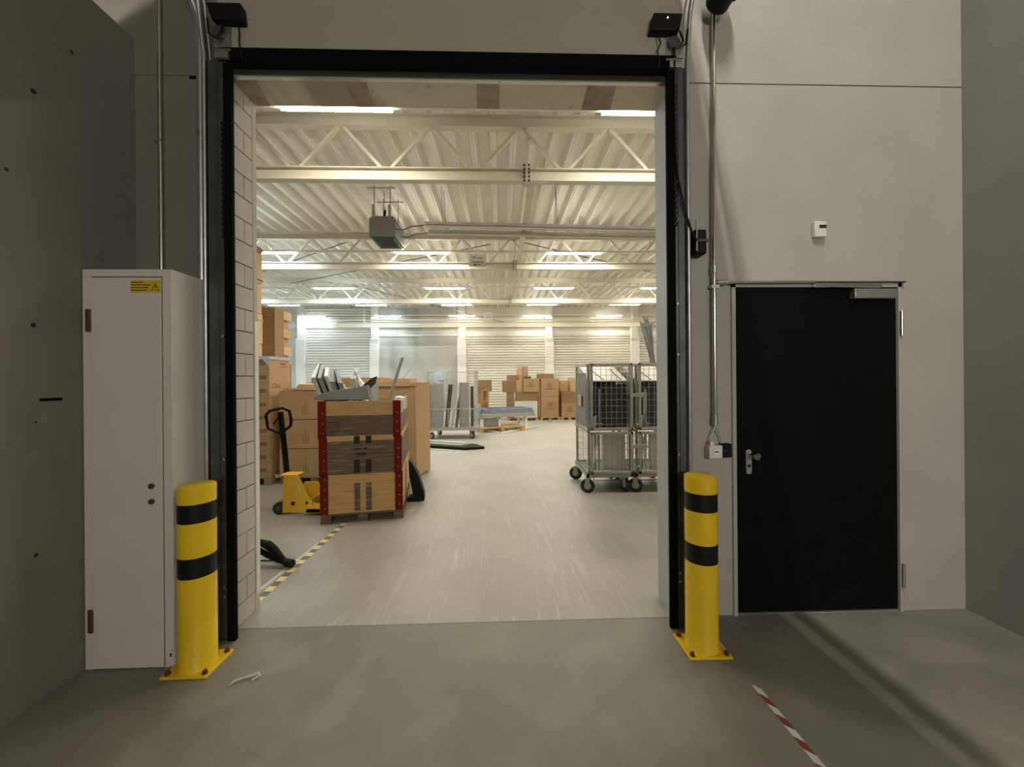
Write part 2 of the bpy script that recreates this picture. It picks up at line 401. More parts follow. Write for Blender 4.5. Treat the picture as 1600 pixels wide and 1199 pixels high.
for ri, (y, z, txt, xs) in enumerate(rows):
    for x in xs:
        key = (('tubecool' if x < -5 and ri > 0 else 'tubewarm') + str(ri), 1.45 if ri == 5 else 1.2)
        lab = 'lit strip light, %s in the %s' % (posn[x], txt)
        if key not in protos:
            protos[key] = light_unit(*key); o = protos[key]; o['label'] = lab
        else: o = dup(protos[key], label=lab)
        o['group'] = 'strip lights hanging under the hall roof'; o.location = (x, y, z)
    if ri < 5:
        r = thing('light_track', 'thin white mounting track carrying the %s of strip lights' % txt.split(',')[0].replace('row', 'row'), 'track', (0, y, z))
        part('rail', MB().box(HL + .1, HR - .1, y - .028, y + .028, z + .012, z + .060), 'white', r)
        for xx in (-9.0, -3.5, 0, 3.5, 8.5):
            part('suspension', MB().cyl((xx, y, z + .055), (xx, y, 4.95), .004, seg=6), 'galv', r)
    else:
        r = thing('light_track', 'low grey cable duct below the rearmost strip lights', 'track', (0, y, z))
        part('duct', MB().box(-7.1, 6.9, y - .05, y + .05, z + .07, z + .15), 'steelpaint', r)
        for xx in (-6.5, 0, 6.3): part('suspension', MB().cyl((xx, y, z + .14), (xx, y, 4.95), .004, seg=6), 'galv', r)

# radiant heater: burner box, two tubes under a reflector
t = thing('radiant_heater', 'gas radiant heater: grey burner box with twin tubes under the roof', 'heater', (-2.05, 4.7, 4.0))
g = MB().prism([(-2.29, 4.5, 4.02), (-1.83, 4.5, 4.02), (-1.83, 4.5, 4.33), (-1.88, 4.5, 4.38), (-2.24, 4.5, 4.38), (-2.29, 4.5, 4.33)], (0, .62, 0))
part('burner_box', g, 'heater', t, bevel=.006)
g = MB().box(-2.26, -1.86, 4.52, 5.08, 3.995, 4.02)
for i in range(7): g.box(-2.22, -1.90, 4.56 + i * .07, 4.58 + i * .07, 3.985, 3.996)
part('bottom_grille', g, 'sheetdark', t)
for xx in (-2.21, -1.93):
    part('bracket', MB().box(xx - .022, xx + .022, 4.49, 4.515, 4.34, 4.58), 'sheet', t)
    part('hanger_rod', MB().cyl((xx + .01, 4.52, 4.55), (xx + .01, 4.52, 4.93), .007, seg=8), 'darksteel', t)
    part('hanger_rod', MB().cyl((xx + .01, 5.05, 4.35), (xx + .01, 5.05, 4.93), .007, seg=8), 'darksteel', t)
for yy in (4.5, 5.05): part('cross_rail', MB().box(-2.32, -1.82, yy - .012, yy + .012, 4.86, 4.885), 'galv', t)
part('power_plug', MB().cyl((-2.09, 4.75, 4.45), (-2.07, 4.72, 4.58), .02, seg=10).cyl((-2.07, 4.72, 4.58), (-2.10, 4.75, 4.93), .004, seg=6), 'black', t)
for yy, zz in ((4.5, 4.215), (4.86, 4.215)):
    part('radiant_tube', MB().cyl((-1.33, yy, zz), (5.2, yy, zz - .12), .026, seg=14), 'white', t)
    part('supply_pipe', MB().tube([(-1.84, yy + .05, zz - .05), (-1.7, yy + .05, zz - .06), (-1.55, yy, zz - .02), (-1.33, yy, zz)], .010, seg=8), 'darksteel', t)
    g = MB(); pr = [(yy - .085, zz - .005), (yy - .05, zz + .05), (yy + .05, zz + .05), (yy + .085, zz - .005)]
    for (a, b), (c, d) in zip(pr, pr[1:]): g.prism([(-1.4 + .1, a, b), (-1.3, c, d), (-1.3, c, d + .005), (-1.3, a, b + .005)], (6.4, 0, -.12))
    part('reflector', g, 'sheetlight', t)
for xx in (-1.0, 1.05, 3.6):
    part('hanger_wire', MB().tube([(xx, 4.5, 4.26), (xx - .02, 4.55, 4.93)], .005, seg=6).tube([(xx, 4.86, 4.26), (xx + .0, 4.70, 4.93)], .005, seg=6), 'darksteel', t)

# hanging signs
def sign(x0, x1, y, z0, z1, lines, lab, ztop):
    t = thing('hanging_sign', lab, 'sign', ((x0 + x1) / 2, y, z0))
    part('board', MB().box(x0, x1, y, y + .008, z0, z1), 'sign', t)
    g = MB(); H = z1 - z0; cx = (x0 + x1) / 2
    for s_, fy, sz in lines:
        X = Matrix.Translation((cx, y - .001, z0 + H * fy)) @ FACE_FRONT
        if s_ == '<-': g.bar((cx - .06, y - .001, z0 + H * fy), (cx + .07, y - .001, z0 + H * fy), .001, .012).prism([(cx - .10, y - .0015, z0 + H * fy), (cx - .05, y - .0015, z0 + H * fy - .03), (cx - .05, y - .0015, z0 + H * fy + .03)], (0, .001, 0))
        else: text_mb(s_, sz, X, 0, g)
    part('lettering', g, 'ink', t)
    part('suspension', MB().cyl((x0 + .03, y + .004, z1), (x0 + .03, y + .004, ztop), .003, seg=6).cyl((x1 - .03, y + .004, z1), (x1 - .03, y + .004, ztop), .003, seg=6), 'galv', t)
sign(-.68, -.29, 6.40, 4.04, 4.325, [('Waren-', .70, .085), ('ausgang', .40, .085), ('<-', .16, 0)], 'white hanging sign with two black words and an arrow, in front of second truss', 4.43)
sign(-.64, -.30, 13.40, 3.90, 4.20, [('Waren-', .66, .08), ('ausgang', .40, .08)], 'small white hanging sign further back, in front of the back wall', 4.60)

# ============================================================ RAISED DOOR, GUIDES
g = MB()
cp = [(-.078, 3.39), (-.078, 3.93), (-.24, 4.22), (-.62, 4.38), (-1.1, 4.42), (-4.0, 4.42)]
for (a, b), (c, e) in zip(cp, cp[1:]):
    hi = c < -1; h0 = a < -1
    g.prism([(-1.60, a, b), (-1.60, c, e), (-1.60, c - (.0 if hi else .03), e + (.04 if hi else 0)), (-1.60, a - (0 if h0 else .03), b + (.04 if h0 else 0))], (2.68, 0, 0))
d = struct('door_5', g, 'doorleaf'); d['label'] = 'raised sectional door leaf'
struct('bottom_seal', MB().box(-1.60, 1.06, -.115, -.045, 3.312, 3.392), 'rubber', parent=d, bevel=.01)
def guide(side):
    s = -1 if side == 'left' else 1
    xo, xi, xl = (-1.664, -1.553, -1.521) if s < 0 else (1.108, 1.031, .998)
    t = thing('door_guide_rail', 'dark steel guide rail with black rubber seal, %s side of the door opening' % side, 'guide rail', ((xo + xi) / 2, -.05, 0))
    g = MB().box(min(xo, xi), max(xo, xi), -.104, -.098, 0.0, 3.32).box(min(xo, xo - s * .006), max(xo, xo - s * .006), -.104, -.0, 0, 3.32)
    xm = (xo * .45 + xi * .55); g.box(xm - .002, xm + .002, -.110, -.104, 0, 3.3)
    part('angle_frame', g, 'darksteel', t)
    part('side_seal', MB().box(min(xi, xl), max(xi, xl), -.112, -.088, 0, 3.30).box(min(xi, xi + s * .012), max(xi, xi + s * .012), -.113, -.104, 0, 3.3), 'rubber', t)
    xe = xo + s * .022
    pts = [(xe, -.09, 0.0), (xe, -.09, 3.35), (xe, -.13, 3.62), (xe, -.26, 3.88), (xe, -.50, 4.12), (xe, -.85, 4.28), (xe, -1.3, 4.33), (xe, -4.5, 4.33)]
    part('roller_track', MB().tube(pts, .013, seg=10).tube([(p[0] - s * .03, p[1] + .008, p[2]) for p in pts], .006, seg=8), 'galv', t)
    part('horizontal_rail', MB().box(min(xe, xe + s * .03), max(xe, xe + s * .03), -4.5, -1.2, 4.31, 4.36), 'galv', t)
    for zz in ((.28, .33, 1.03, 1.62, 1.92, 2.42) if s > 0 else (.26, .31, 1.04, 1.74)):
        part('bolt', MB().cyl((xi + s * .02, -.118, zz), (xi + s * .02, -.10, zz), .007, seg=8), 'chrome', t)
    zz = 2.30 if s < 0 else 2.38
    g = MB().box(xi + s * .012 - .004, xi + s * .012 + .004, -.116, -.104, zz, 2.95 if s < 0 else 3.2)
    while zz < (2.95 if s < 0 else 3.2):
        g.box(xi + s * .012 - .010, xi + s * .012 + .010, -.118, -.104, zz, zz + .016)
        zz += .034
    part('lift_chain', g, 'black', t)
    return t
guide('left'); guide('right')
def safety(side):
    s = -1 if side == 'left' else 1
    x0, x1, z0, z1 = (-1.625, -1.435, 3.505, 3.60) if s < 0 else (.905, 1.075, 3.495, 3.595)
    t = thing('door_safety_switch', 'black safety switch box on the %s bottom corner of the raised door' % side, 'switch box', ((x0 + x1) / 2, -.13, z0))
    sk = .03 * s
    part('housing', MB().prism([(x0 + (.03 if s < 0 else -.02), -.16, z0), (x1 + (.01 if s < 0 else -.02), -.16, z0), (x1, -.16, z1), (x0, -.16, z1)], (0, .055, 0)), 'black', t, bevel=.006)
    bx = (x0 + .06) if s < 0 else (x1 - .03)
    part('bracket', MB().box(bx - .05, bx + .05, -.112, -.104, z0 - .16, z0 + .01).box(bx - .035, bx + .04, -.13, -.104, z0 - .19, z0 - .15), 'galv', t)
    part('roller', MB().cyl((bx - .01, -.135, z0 - .045), (bx - .01, -.11, z0 - .045), .035, seg=16), 'darksteel', t)
    part('latch_lever', MB().bar((bx - s * .06, -.13, z0 - .15), (bx + s * .035, -.14, z0 - .152), .01, .012), 'chrome', t)
    cx = x1 - .03 if s < 0 else x0 + .035
    part('cable', MB().tube([(cx, -.13, z0), (cx + .012, -.14, z0 - .06), (cx - .006 * s, -.135, z0 - .10), (cx + .008, -.125, z0 - .15), (cx + .01, -.11, z0 - .19)], .004, seg=6), 'black', t)
    part('cable', MB().tube([(bx + .02, -.14, z0 + .01), (bx + .03, -.16, z0 - .06), (bx - s * .0, -.16, z0 - .11), (bx + s * .05, -.15, z0 - .07), (bx + s * .065, -.14, z0 + .02)], .006, seg=6), 'black', t)
    if s > 0: part('indicator_lamp', MB().lathe((.985, -.1605, 3.565), [(.004, -.003), (.004, 0)], axis='y', seg=10), 'led', t)
safety('left'); safety('right')
# hanging black cable on the right rail and connector box
t = thing('door_connector_box', 'black plastic connector box beside the right guide rail', 'box', (1.2, -.05, 2.2))
part('housing', MB().box(1.172, 1.248, -.085, -.005, 2.225, 2.375), 'black', t, bevel=.012)
part('back_plate', MB().box(1.150, 1.176, -.03, -.004, 2.215, 2.43), 'sheetdark', t)
part('edge_strip', MB().box(1.178, 1.184, -.095, -.085, 2.24, 2.43), 'chrome', t)
part('latch', MB().box(1.19, 1.252, -.095, -.085, 2.295, 2.312), 'sheetdark', t)
solo('hanging_cable', MB().tube([(1.036, -.13, 3.42), (1.037, -.125, 3.1), (1.04, -.125, 2.85), (1.05, -.125, 2.68), (1.09, -.125, 2.48), (1.15, -.10, 2.34), (1.182, -.095, 2.30)], .006, seg=8), 'black',
     'black cable hanging from the door corner to the connector box', 'cable')
solo('loose_cable', MB().tube([(1.145, -.02, 2.2), (1.150, -.02, 1.88), (1.170, -.02, 1.78), (1.177, -.02, 1.66), (1.168, -.02, 1.56), (1.15, -.02, 1.50)], .0035, seg=6), 'black',
     'thin black cable bowing out below the connector box', 'cable')
t = thing('ceiling_motor', 'black drive unit at the top, right of the door guide', 'motor', (1.34, -.2, 3.6))
part('drum', MB().cyl((1.325, -.22, 3.735), (1.325, -.08, 3.735), .072, seg=28), 'black', t)
part('housing', MB().box(1.25, 1.42, -.20, -.10, 3.72, 3.88), 'black', t, bevel=.01)

# ============================================================ FRONT ROOM FITTINGS
t = thing('conduit', 'bright metal conduit running down the wall to the key switch', 'conduit', (1.32, -.03, 1.18))
part('upper_pipe', MB().cyl((1.318, -.03, 2.15), (1.335, -.03, 4.2), .0125, seg=16), 'chrome', t)
part('coupling', MB().cyl((1.319, -.03, 2.125), (1.319, -.03, 2.165), .018, seg=16), 'galv', t)
part('lower_pipe', MB().cyl((1.318, -.03, 1.225), (1.318, -.03, 2.13), .0125, seg=16), 'chrome', t)
part('end_sleeve', MB().cyl((1.318, -.03, 1.19), (1.318, -.03, 1.25), .017, seg=16), 'galv', t)
part('branch_pipe', MB().tube([(1.325, -.03, 2.062), (1.345, -.03, 2.068), (1.43, -.026, 2.068), (1.96, -.024, 2.070)], .0105, seg=12), 'chrome', t)
part('branch_nut', MB().cyl((1.335, -.03, 2.066), (1.40, -.03, 2.068), .016, seg=12), 'galv', t)
part('pipe_clip', MB().box(1.296, 1.345, -.045, 0, 2.03, 2.05), 'galv', t)
t = thing('wall_conduit', 'thin metal conduit on the left wall section above the cabinet', 'conduit', (-2.0, -.02, 2.07))
part('pipe', MB().tube([(-1.992, -.02, 2.07), (-1.995, -.02, 3.3), (-1.998, -.02, 4.4)], .0115, seg=14), 'chrome', t)
part('pipe_clip', MB().box(-2.025, -1.985, -.03, 0, 2.9, 2.915), 'galv', t)
t = thing('galvanised_pipe', 'thick galvanised pipe between the cabinet and left guide rail', 'pipe', (-1.74, -.06, 2.07))
part('pipe', MB().tube([(-1.728, -.06, 2.07), (-1.728, -.06, 3.50), (-1.733, -.07, 3.60), (-1.75, -.11, 3.70), (-1.79, -.20, 3.82), (-1.84, -.34, 4.0)], .021, seg=18), 'galv', t)
part('joint', MB().cyl((-1.728, -.06, 2.90), (-1.728, -.06, 2.94), .024, seg=18), 'chrome', t)

# wall sensor
t = thing('wall_sensor', 'small white wall sensor with dark display above the black door', 'sensor', (1.995, -.015, 2.345))
part('housing', MB().box(1.958, 2.035, -.03, 0, 2.350, 2.448), 'white', t, bevel=.006)
part('display', MB().box(1.986, 2.030, -.0325, -.028, 2.405, 2.424), 'gap', t)
# key switch, black box, Y cable
t = thing('key_switch', 'small white square key switch on the wall', 'switch', (1.30, -.03, 0.99))
part('housing', MB().box(1.268, 1.350, -.055, 0, .988, 1.068), 'white', t, bevel=.004)
part('dial', MB().cyl((1.309, -.06, 1.03), (1.309, -.054, 1.03), .021, seg=20), 'sign', t)
part('slot', MB().box(1.298, 1.322, -.0625, -.0598, 1.027, 1.034), 'ink', t)
part('cable_gland', MB().box(1.280, 1.300, -.045, -.01, 1.068, 1.092), 'white', t)
t = thing('control_box', 'small black control box right beside the white key switch', 'box', (1.385, -.02, 0.99))
part('housing', MB().box(1.352, 1.417, -.042, 0, .990, 1.075), 'black', t, bevel=.007)
part('badge', MB().box(1.366, 1.386, -.0432, -.0415, 1.030, 1.036), 'sheetdark', t)
solo('forked_cable', MB().tube([(1.318, -.03, 1.20), (1.312, -.03, 1.165), (1.292, -.03, 1.12), (1.288, -.028, 1.088)], .004, seg=6).tube([(1.318, -.028, 1.20), (1.33, -.028, 1.16), (1.353, -.028, 1.12), (1.362, -.025, 1.07)], .004, seg=6), 'galvlight',
     'pale cable forking from the conduit to the two small boxes', 'cable')

# black steel door
t = struct('door_6', MB().box(DL + .012, DR - .010, .004, .05, .012, DT - .012), 'blackdoor'); t['label'] = 'black steel door'
struct('frame', MB().box(DL - .012, DL + .012, -.012, TH, 0, DT + .012).box(DR - .012, DR + .012, -.012, TH, 0, DT + .012).box(DL - .012, DR + .012, -.012, TH, DT - .012, DT + .012), 'paint', parent=t)
struct('backing', MB().box(DL, DR, .06, TH, 0.0, DT), 'gap', parent=t)
struct('head_strip', MB().box(DL - .03, DR + .03, -.022, -.002, DT + .014, DT + .022), 'darkwood2', parent=t)
struct('handle_plate', MB().prism([(1.540 + .019 * math.cos(a), -.014, (1.015 if math.sin(a) > 0 else .898) + .019 * math.sin(a)) for a in [k * PI / 8 for k in range(16)]], (0, .02, 0)), 'galv', parent=t, bevel=.002)
struct('knob', MB().tube([(1.542, -.012, 1.008), (1.542, -.035, 1.008), (1.550, -.05, 1.004), (1.556, -.075, 1.0)], [.010, .010, .020, .022], seg=16), 'chrome', parent=t)
struct('keyhole', MB().cyl((1.540, -.016, .932), (1.540, -.010, .932), .010, seg=14), 'gap', parent=t)
struct('door_closer', MB().box(2.197, 2.462, -.045, .0, 1.966, 2.026), 'galv', parent=t, bevel=.004)
struct('closer_rail', MB().box(1.95, 2.385, -.03, -.012, 2.036, 2.062), 'chrome', parent=t, bevel=.003)
struct('closer_arm', MB().bar((2.36, -.034, 2.034), (2.05, -.034, 2.040), .012, .006), 'galv', parent=t)
for zz in (1.815, .23):
    struct('hinge', MB().cyl((2.520, -.018, zz - .075), (2.520, -.018, zz + .075), .010, seg=12), 'chrome', parent=t)

# white cabinet
t = thing('metal_cabinet', 'tall narrow white metal cabinet in the left corner with yellow label', 'cabinet', (-1.92, -.15, 0))
cx0, cx1, cy = -2.150, -1.703, -.302
part('body', MB().box(cx0, cx1, cy + .004, -.004, .0, 2.068).box(cx0, cx0 + .043, cy, cy + .004, 0, 2.03).box(cx1 - .046, cx1, cy, cy + .004, .0, 2.03).box(cx0, cx1, cy, cy + .004, 2.03, 2.068), 'cabinet', t, bevel=.003)
part('door_gap', MB().box(cx0 + .043, cx1 - .046, cy + .0025, cy + .0038, .01, 2.029), 'gap', t)
dr = part('door', MB().box(cx0 + .046, cx1 - .049, cy - .006, cy + .0035, .006, 2.024), 'cabinet', t, bevel=.002)
for zz in (.80 + .145, .80 + .065):
    part('lock', MB().cyl((-1.803, cy - .014, zz), (-1.803, cy - .004, zz), .0145, seg=20).box(-1.805, -1.801, cy - .0155, cy - .0135, zz - .008, zz + .008, 1), ['brass', 'gap'], dr)
for z0 in (1.745, .196):
    part('hinge', MB().box(-2.125, -2.118, cy - .012, cy, z0, z0 + .115).box(-2.112, -2.100, cy - .016, cy, z0, z0 + .115), 'brass', t)
g = MB().box(-1.902, -1.752, cy - .0075, cy - .0058, 1.945, 2.008, 0)
for q, (a, b) in enumerate(((-1.898, -1.84), (-1.898, -1.802), (-1.898, -1.812), (-1.898, -1.820))):
    x_ = a; zz = 1.998 - q * .0135
    while x_ < b:
        L = random.uniform(.004, .010); g.box(x_, min(x_ + L, b), cy - .0082, cy - .0074, zz - .0025, zz + .0025, 1); x_ += L + .0015
tri = [(-1.795, 1.957), (-1.757, 1.957), (-1.776, 1.992)]
for (a, b), (c, e) in zip(tri, tri[1:] + tri[:1]): g.bar((a, cy - .008, b), (c, cy - .008, e), .0025, .0008, 1, up=(0, 1, 0))
g.prism([(-1.775, cy - .0082, 1.984), (-1.781, cy - .0082, 1.972), (-1.776, cy - .0082, 1.972), (-1.778, cy - .0082, 1.961), (-1.770, cy - .0082, 1.975), (-1.775, cy - .0082, 1.975)], (0, .0008, 0), 1)
part('warning_label', g, ['label', 'ink'], dr)
part('corner_mark', MB().box(cx1 - .022, cx1 - .012, cy - .001, cy + .001, .055, .073).box(cx1 - .012, cx1 - .008, cy - .001, cy + .001, .085, .093), 'rust', t)

# bollards
def bollard(x, y, rz, lab):
    t = thing('bollard', lab, 'bollard', (x, y, 0), rz)
    r = .083
    prof = [(r, .008), (r, .60), (r, .602), (r, .718), (r, .72), (r, .88), (r, .882), (r, 1.0), (r, 1.002), (r, 1.145), (r - .006, 1.15)]
    zb1, zb2, zb3, zb4 = BZ
    prof = [(r + .006, .008), (r, .016), (r, zb1), (r, zb2), (r, zb3), (r, zb4), (r, BZT - .004), (r - .006, BZT)]
    ms = [0, 0, 1, 0, 1, 0, 0]
    part('post', MB().lathe((0, 0, 0), prof, seg=40, mats=ms), ['yellow', 'bandblack'], t, local=True)
    part('base_plate', MB().box(-.115, .115, -.10, .10, 0, .012), 'yellow', t, local=True, bevel=.002)
    for sx in (-.092, .092):
        for sy in (-.078, .078):
            part('anchor_bolt', MB().cyl((sx, sy, .012), (sx, sy, .018), .013, seg=12).cyl((sx, sy, .018), (sx, sy, .030), .010, seg=6), 'rust', t, local=True)
    return t
BZT = .948; BZ = (.484, .587, .763, .859)
bollard(-1.590, -.290, 0, 'yellow bollard with two black bands standing before the white cabinet')
bollard(1.098, -.270, 0, 'yellow bollard with two black bands beside the right guide rail')

# floor tape pieces and litter
def stripes(a, b, wid, n, mats, lab, name='marking_tape', skew=.4, seq=None):
    a, b = Vector(a), Vector(b); t = (b - a); L = t.length; t.normalize(); nn = Vector((-t.y, t.x, 0)); g = MB(); st = L / n
    for i in range(n):
        if seq and seq[i] is None: continue
        p0 = a + t * (st * i); p1 = a + t * (st * (i + 1)); sk = t * wid * skew
        q = [p0 - nn * wid / 2 - sk, p1 - nn * wid / 2 - sk, p1 + nn * wid / 2 + sk, p0 + nn * wid / 2 + sk]
        g.prism([(v.x, v.y, .0006) for v in q], (0, 0, .0008), (seq[i] if seq else i % 2))
    return solo(name, g, mats, lab, 'tape')
stripes((1.214, -.548, 0), (1.208, -.98, 0), .030, 8, ['tapewhite', 'tapered'], 'strip of red and white marking tape on the front floor', skew=.5)
stripes((-1.650, .27, 0), (-1.622, 1.75, 0), .055, 22, ['tapeyellow', 'tapedark', 'tapewhite'], 'strip of yellow and dark marking tape on the floor left of the doorway', skew=0.0)
solo('marking_tape', MB().prism([(-1.73, .45, .0004), (-1.70, .43, .0004), (-1.655, 1.2, .0004), (-1.68, 1.2, .0004)], (0, 0, .0004)), 'tapewhite', 'worn white line beside the yellow and dark tape', 'tape')
solo('plastic_strip', MB().tube([(-1.328, -.442, .004), (-1.315, -.425, .012), (-1.285, -.398, .008), (-1.262, -.394, .010), (-1.228, -.378, .012), (-1.215, -.386, .006), (-1.240, -.414, .005)], [.003, .006, .005, .007, .008, .007, .006], seg=6), 'tapewhite',
     'crumpled white plastic strip on the floor near the left bollard', 'litter')
solo('paper_scrap', MB().prism([(-1.03, 2.02, .001), (-.99, 2.1, .001), (-.97, 2.09, .001), (-1.02, 2.0, .001)], (0, 0, .002)), 'tapewhite', 'tiny white scrap on the hall floor right of the crate', 'litter')
solo('corner_guard', MB().box(OL - .001, OL + .006, .188, TH + .004, .10, 1.87), 'white', 'white plastic corner guard on the far edge of the block jamb', 'guard', bevel=.001)

# ============================================================ HALL GOODS
def pallet(lab, loc, rz=0, w=.8, d=1.2, h=.13, group=None, m='pallet'):
    """origin: front-left corner on the floor"""
    t = thing('pallet', lab, 'pallet', loc, rz, group)
    for i in range(5):
        y = (d - .10) * i / 4
        part('deck_board', MB().box(0, w, y, y + .10, h - .02, h), m, t, local=True)
    for x in (0, w / 2 - .05, w - .10):
        for y in (0, d / 2 - .06, d - .12): part('block', MB().box(x, x + .10, y, y + .12, .018, h - .02), m, t, local=True)
        part('runner', MB().box(x, x + .10, 0, d, 0, .018), m, t, local=True)
    return t

def carton(lab, x0, x1, y0, y1, z0, z1, m='card', group=None, rz=0, marks=None, flaps=False, name='carton'):
    """closed carton with a lid seam and tape; marks(mb, w, h) adds printing to the front face (y = 0)"""
    w, d, h = x1 - x0, y1 - y0, z1 - z0
    t = thing(name, lab, 'box', (x0, y0, z0), rz, group)
    g = MB()
    if flaps:
        g.box(0, w, 0, .006, 0, h).box(0, w, d - .006, d, 0, h).box(0, .006, .006, d - .006, 0, h).box(w - .006, w, .006, d - .006, 0, h).box(.006, w - .006, .006, d - .006, 0, .006)
    else:
        g.box(0, w, 0, d, 0, h - .002).box(.001, w - .001, .001, d / 2 - .002, h - .002, h).box(.001, w - .001, d / 2 + .002, d - .001, h - .002, h)
    if marks: marks(g, w, h, d)
    part('carton_body', g, [m, 'print'], t, local=True)
    if flaps:
        L = min(d, .30) * .45
        part('flap', MB().prism([(0, 0, h), (w, 0, h), (w, -L * .75, h + L * .45), (0, -L * .75, h + L * .45)], (0, .004, .004)), 'card2', t, local=True)
        part('flap', MB().prism([(w, 0, h), (w, d, h), (w + L * .6, d, h + L * .5), (w + L * .6, 0, h + L * .5)], (.004, 0, .004)), 'card2', t, local=True)
    else:
        part('packing_tape', MB().box(w * .0 + .002, w - .002, d / 2 - .025, d / 2 + .025, h, h + .0008).box(-.0008, 0, d / 2 - .025, d / 2 + .025, h * .72, h), 'card2', t, local=True)
    return t

def dashes(g, x, z, n, L, rows, dz=.022, y=-.0008, th=.006, vert=False):
    for r in range(rows):
        q = 0
        while q < L:
            l = random.uniform(.012, .03)
            if vert: g.box(x + r * dz, x + r * dz + th, y, 0, z + q, z + min(q + l, L), 1)
            else: g.box(x + q, x + min(q + l, L), y, 0, z - r * dz, z - r * dz + th, 1)
            q += l + .006
def barcode(g, x, z, w, h, y=-.0008):
    q = 0
    while q < w:
        l = random.uniform(.003, .008); g.box(x + q, x + q + l, y, 0, z, z + h, 1); q += l + random.uniform(.003, .006)
def m_front(g, w, h, d):
    k = 3
    for i in range(k):
        z = h - .05 - i * (h / k)
        dashes(g, .03, z, 0, .12, 3, .028); barcode(g, w - .20, z - .07, .15, .055)
        g.box(0, w, -.0006, 0, z - .115, z - .112, 1)
def m_vert(g, w, h, d): dashes(g, w * .36, .06, 0, h * .32, 3, .035, vert=True, th=.008); dashes(g, w * .36 + .035, .06, 0, h * .5, 1, vert=True, th=.008)
def m_logo(g, w, h, d):
    c = (w / 2, h * .62); r = min(w, h) * .12
    g.tube([(c[0] + r * math.cos(a), -.001, c[1] + r * math.sin(a)) for a in [k * PI / 10 for k in range(20)]], .006, 1, seg=4, closed=True)
    g.bar((c[0] - r * .7, -.001, c[1] - r * .6), (c[0], -.001, c[1] + r * .6), .002, .012, 1).bar((c[0], -.001, c[1] + r * .6), (c[0] + r * .7, -.001, c[1] - r * .6), .002, .012, 1)
    dashes(g, w * .22, h * .40, 0, w * .56, 1, th=.022)
def m_two(g, w, h, d): g.box(0, w, -.0006, 0, h * .48, h * .49, 1); dashes(g, .04, h * .72, 0, w * .4, 2, .03)

# ---- crate of pallet collars on a pallet
CRZ = math.radians(10)
pallet('worn wooden pallet under the red cornered crate', (-1.855, 1.655, 0), CRZ, w=.82, d=1.2, h=.098, m='darkwood')
t = thing('pallet_crate', 'wooden collar crate with dark red corner irons, filled with sheet metal', 'crate', (-1.86, 1.650, .098), CRZ)
bands = [(.0, .405, 'wood', 0.008), (.408, .745, 'darkwood', 0), (.748, .806, 'wood', -.004), (.81, 1.012, 'darkwood', -.004), (1.015, 1.165, 'wood', -.008)]
for (a, b, m, ox) in bands:
    w_, d_ = .81, 1.2
    for nm, bx in (('front_board', (0, w_, 0, .022)), ('back_board', (0, w_, d_ - .022, d_)), ('side_board', (0, .022, .022, d_ - .022)), ('side_board', (w_ - .022, w_, .022, d_ - .022))):
        part(nm, MB().box(bx[0] + ox, bx[1] + ox, bx[2], bx[3], a, b), m, t, local=True, bevel=.002)
for i, (a, b, ox) in enumerate(((0, .41, .008), (.40, .79, 0), (.78, 1.168, -.008))):
    for x in (0, .81 - .075):
        e = -.004 if x == 0 else .004
        g = MB().box(x + ox + (e if x == 0 else 0), x + .075 + ox + (0 if x == 0 else e), -.005, 0, a, b)
        if x == 0: g.box(ox - .005, ox, -.005, .06, a, b)
        else: g.box(.81 + ox, .815 + ox, -.005, .018, a, b)
        ir = part('corner_iron', g, 'redsteel', t, local=True)
        for k in range(3 if i else 4):
            z = a + .06 + k * .10
            r = MB().lathe((x + ox + .045, -.005, z), [(.005, -.003), (.005, .001)], axis='y', seg=8)
            part('rivet', r, 'galv', ir, local=True)
for x in (.335, .45):
    for (a, b, m) in ((.02, .31, 'darkwood'), (.42, .55, 'gap'), (.72, .80, 'gap')):
        part('brand_bar', MB().box(x, x + .058, -.0015, .0, a, b), m, t, local=True)
part('brand_mark', MB().box(.345, .40, -.0012, 0, .66, .675).box(.43, .47, -.0012, 0, .66, .675).box(.36, .46, -.0012, 0, .60, .625), 'gap', t, local=True)
part('card_frame', MB().box(.04, .19, -.005, 0, .85, .855).box(.04, .19, -.005, 0, .945, .95).box(.185, .19, -.005, 0, .85, .95), 'darkwood2', t, local=True)
# metal panels in the crate
def panel(lab, x, y, z, w, h, th, lean, yaw, m, group=None, name='metal_sheet', side=0, lip=.02):
    """folded sheet: a flat with two lips; stands on its lower edge at (x, y, z)"""
    g = MB().box(0, w, 0, th, 0, h)
    if lip: g.box(0, .004, -lip, 0, 0, h).box(w - .004, w, -lip, 0, 0, h).box(0, w, -lip, 0, h - .004, h)
    g.apply(Matrix.Rotation(yaw, 4, 'Z') @ Matrix.Rotation(side, 4, 'Y') @ Matrix.Rotation(-lean, 4, 'X'))
    o = finish(name, g, m); o.location = (x, y, z); o['label'] = lab; o['category'] = 'metal panel'
    if group: o['group'] = group
    return o
G = 'sheet metal offcuts in the crate'
def hexa(bl, br, zb, tl, tr, zt, yb, yt, xbl, xbr, ztb, yback):
    g = MB(); P = [(bl, yb, zb), (br, yb, zb), (tr, yt, zt), (tl, yt, zt)]
    Q = [(xbl + (bl - tl), yback, zb), (xbr + (br - tr), yback, zb), (xbr, yback, ztb), (xbl, yback, ztb)]
    v = [g.bm.verts.new(p) for p in P + Q]
    for q in ((0, 1, 2, 3), (4, 5, 6, 7), (0, 1, 5, 4), (3, 2, 6, 7), (0, 3, 7, 4), (1, 2, 6, 5)): g._f([v[k] for k in q], 0)
    return g
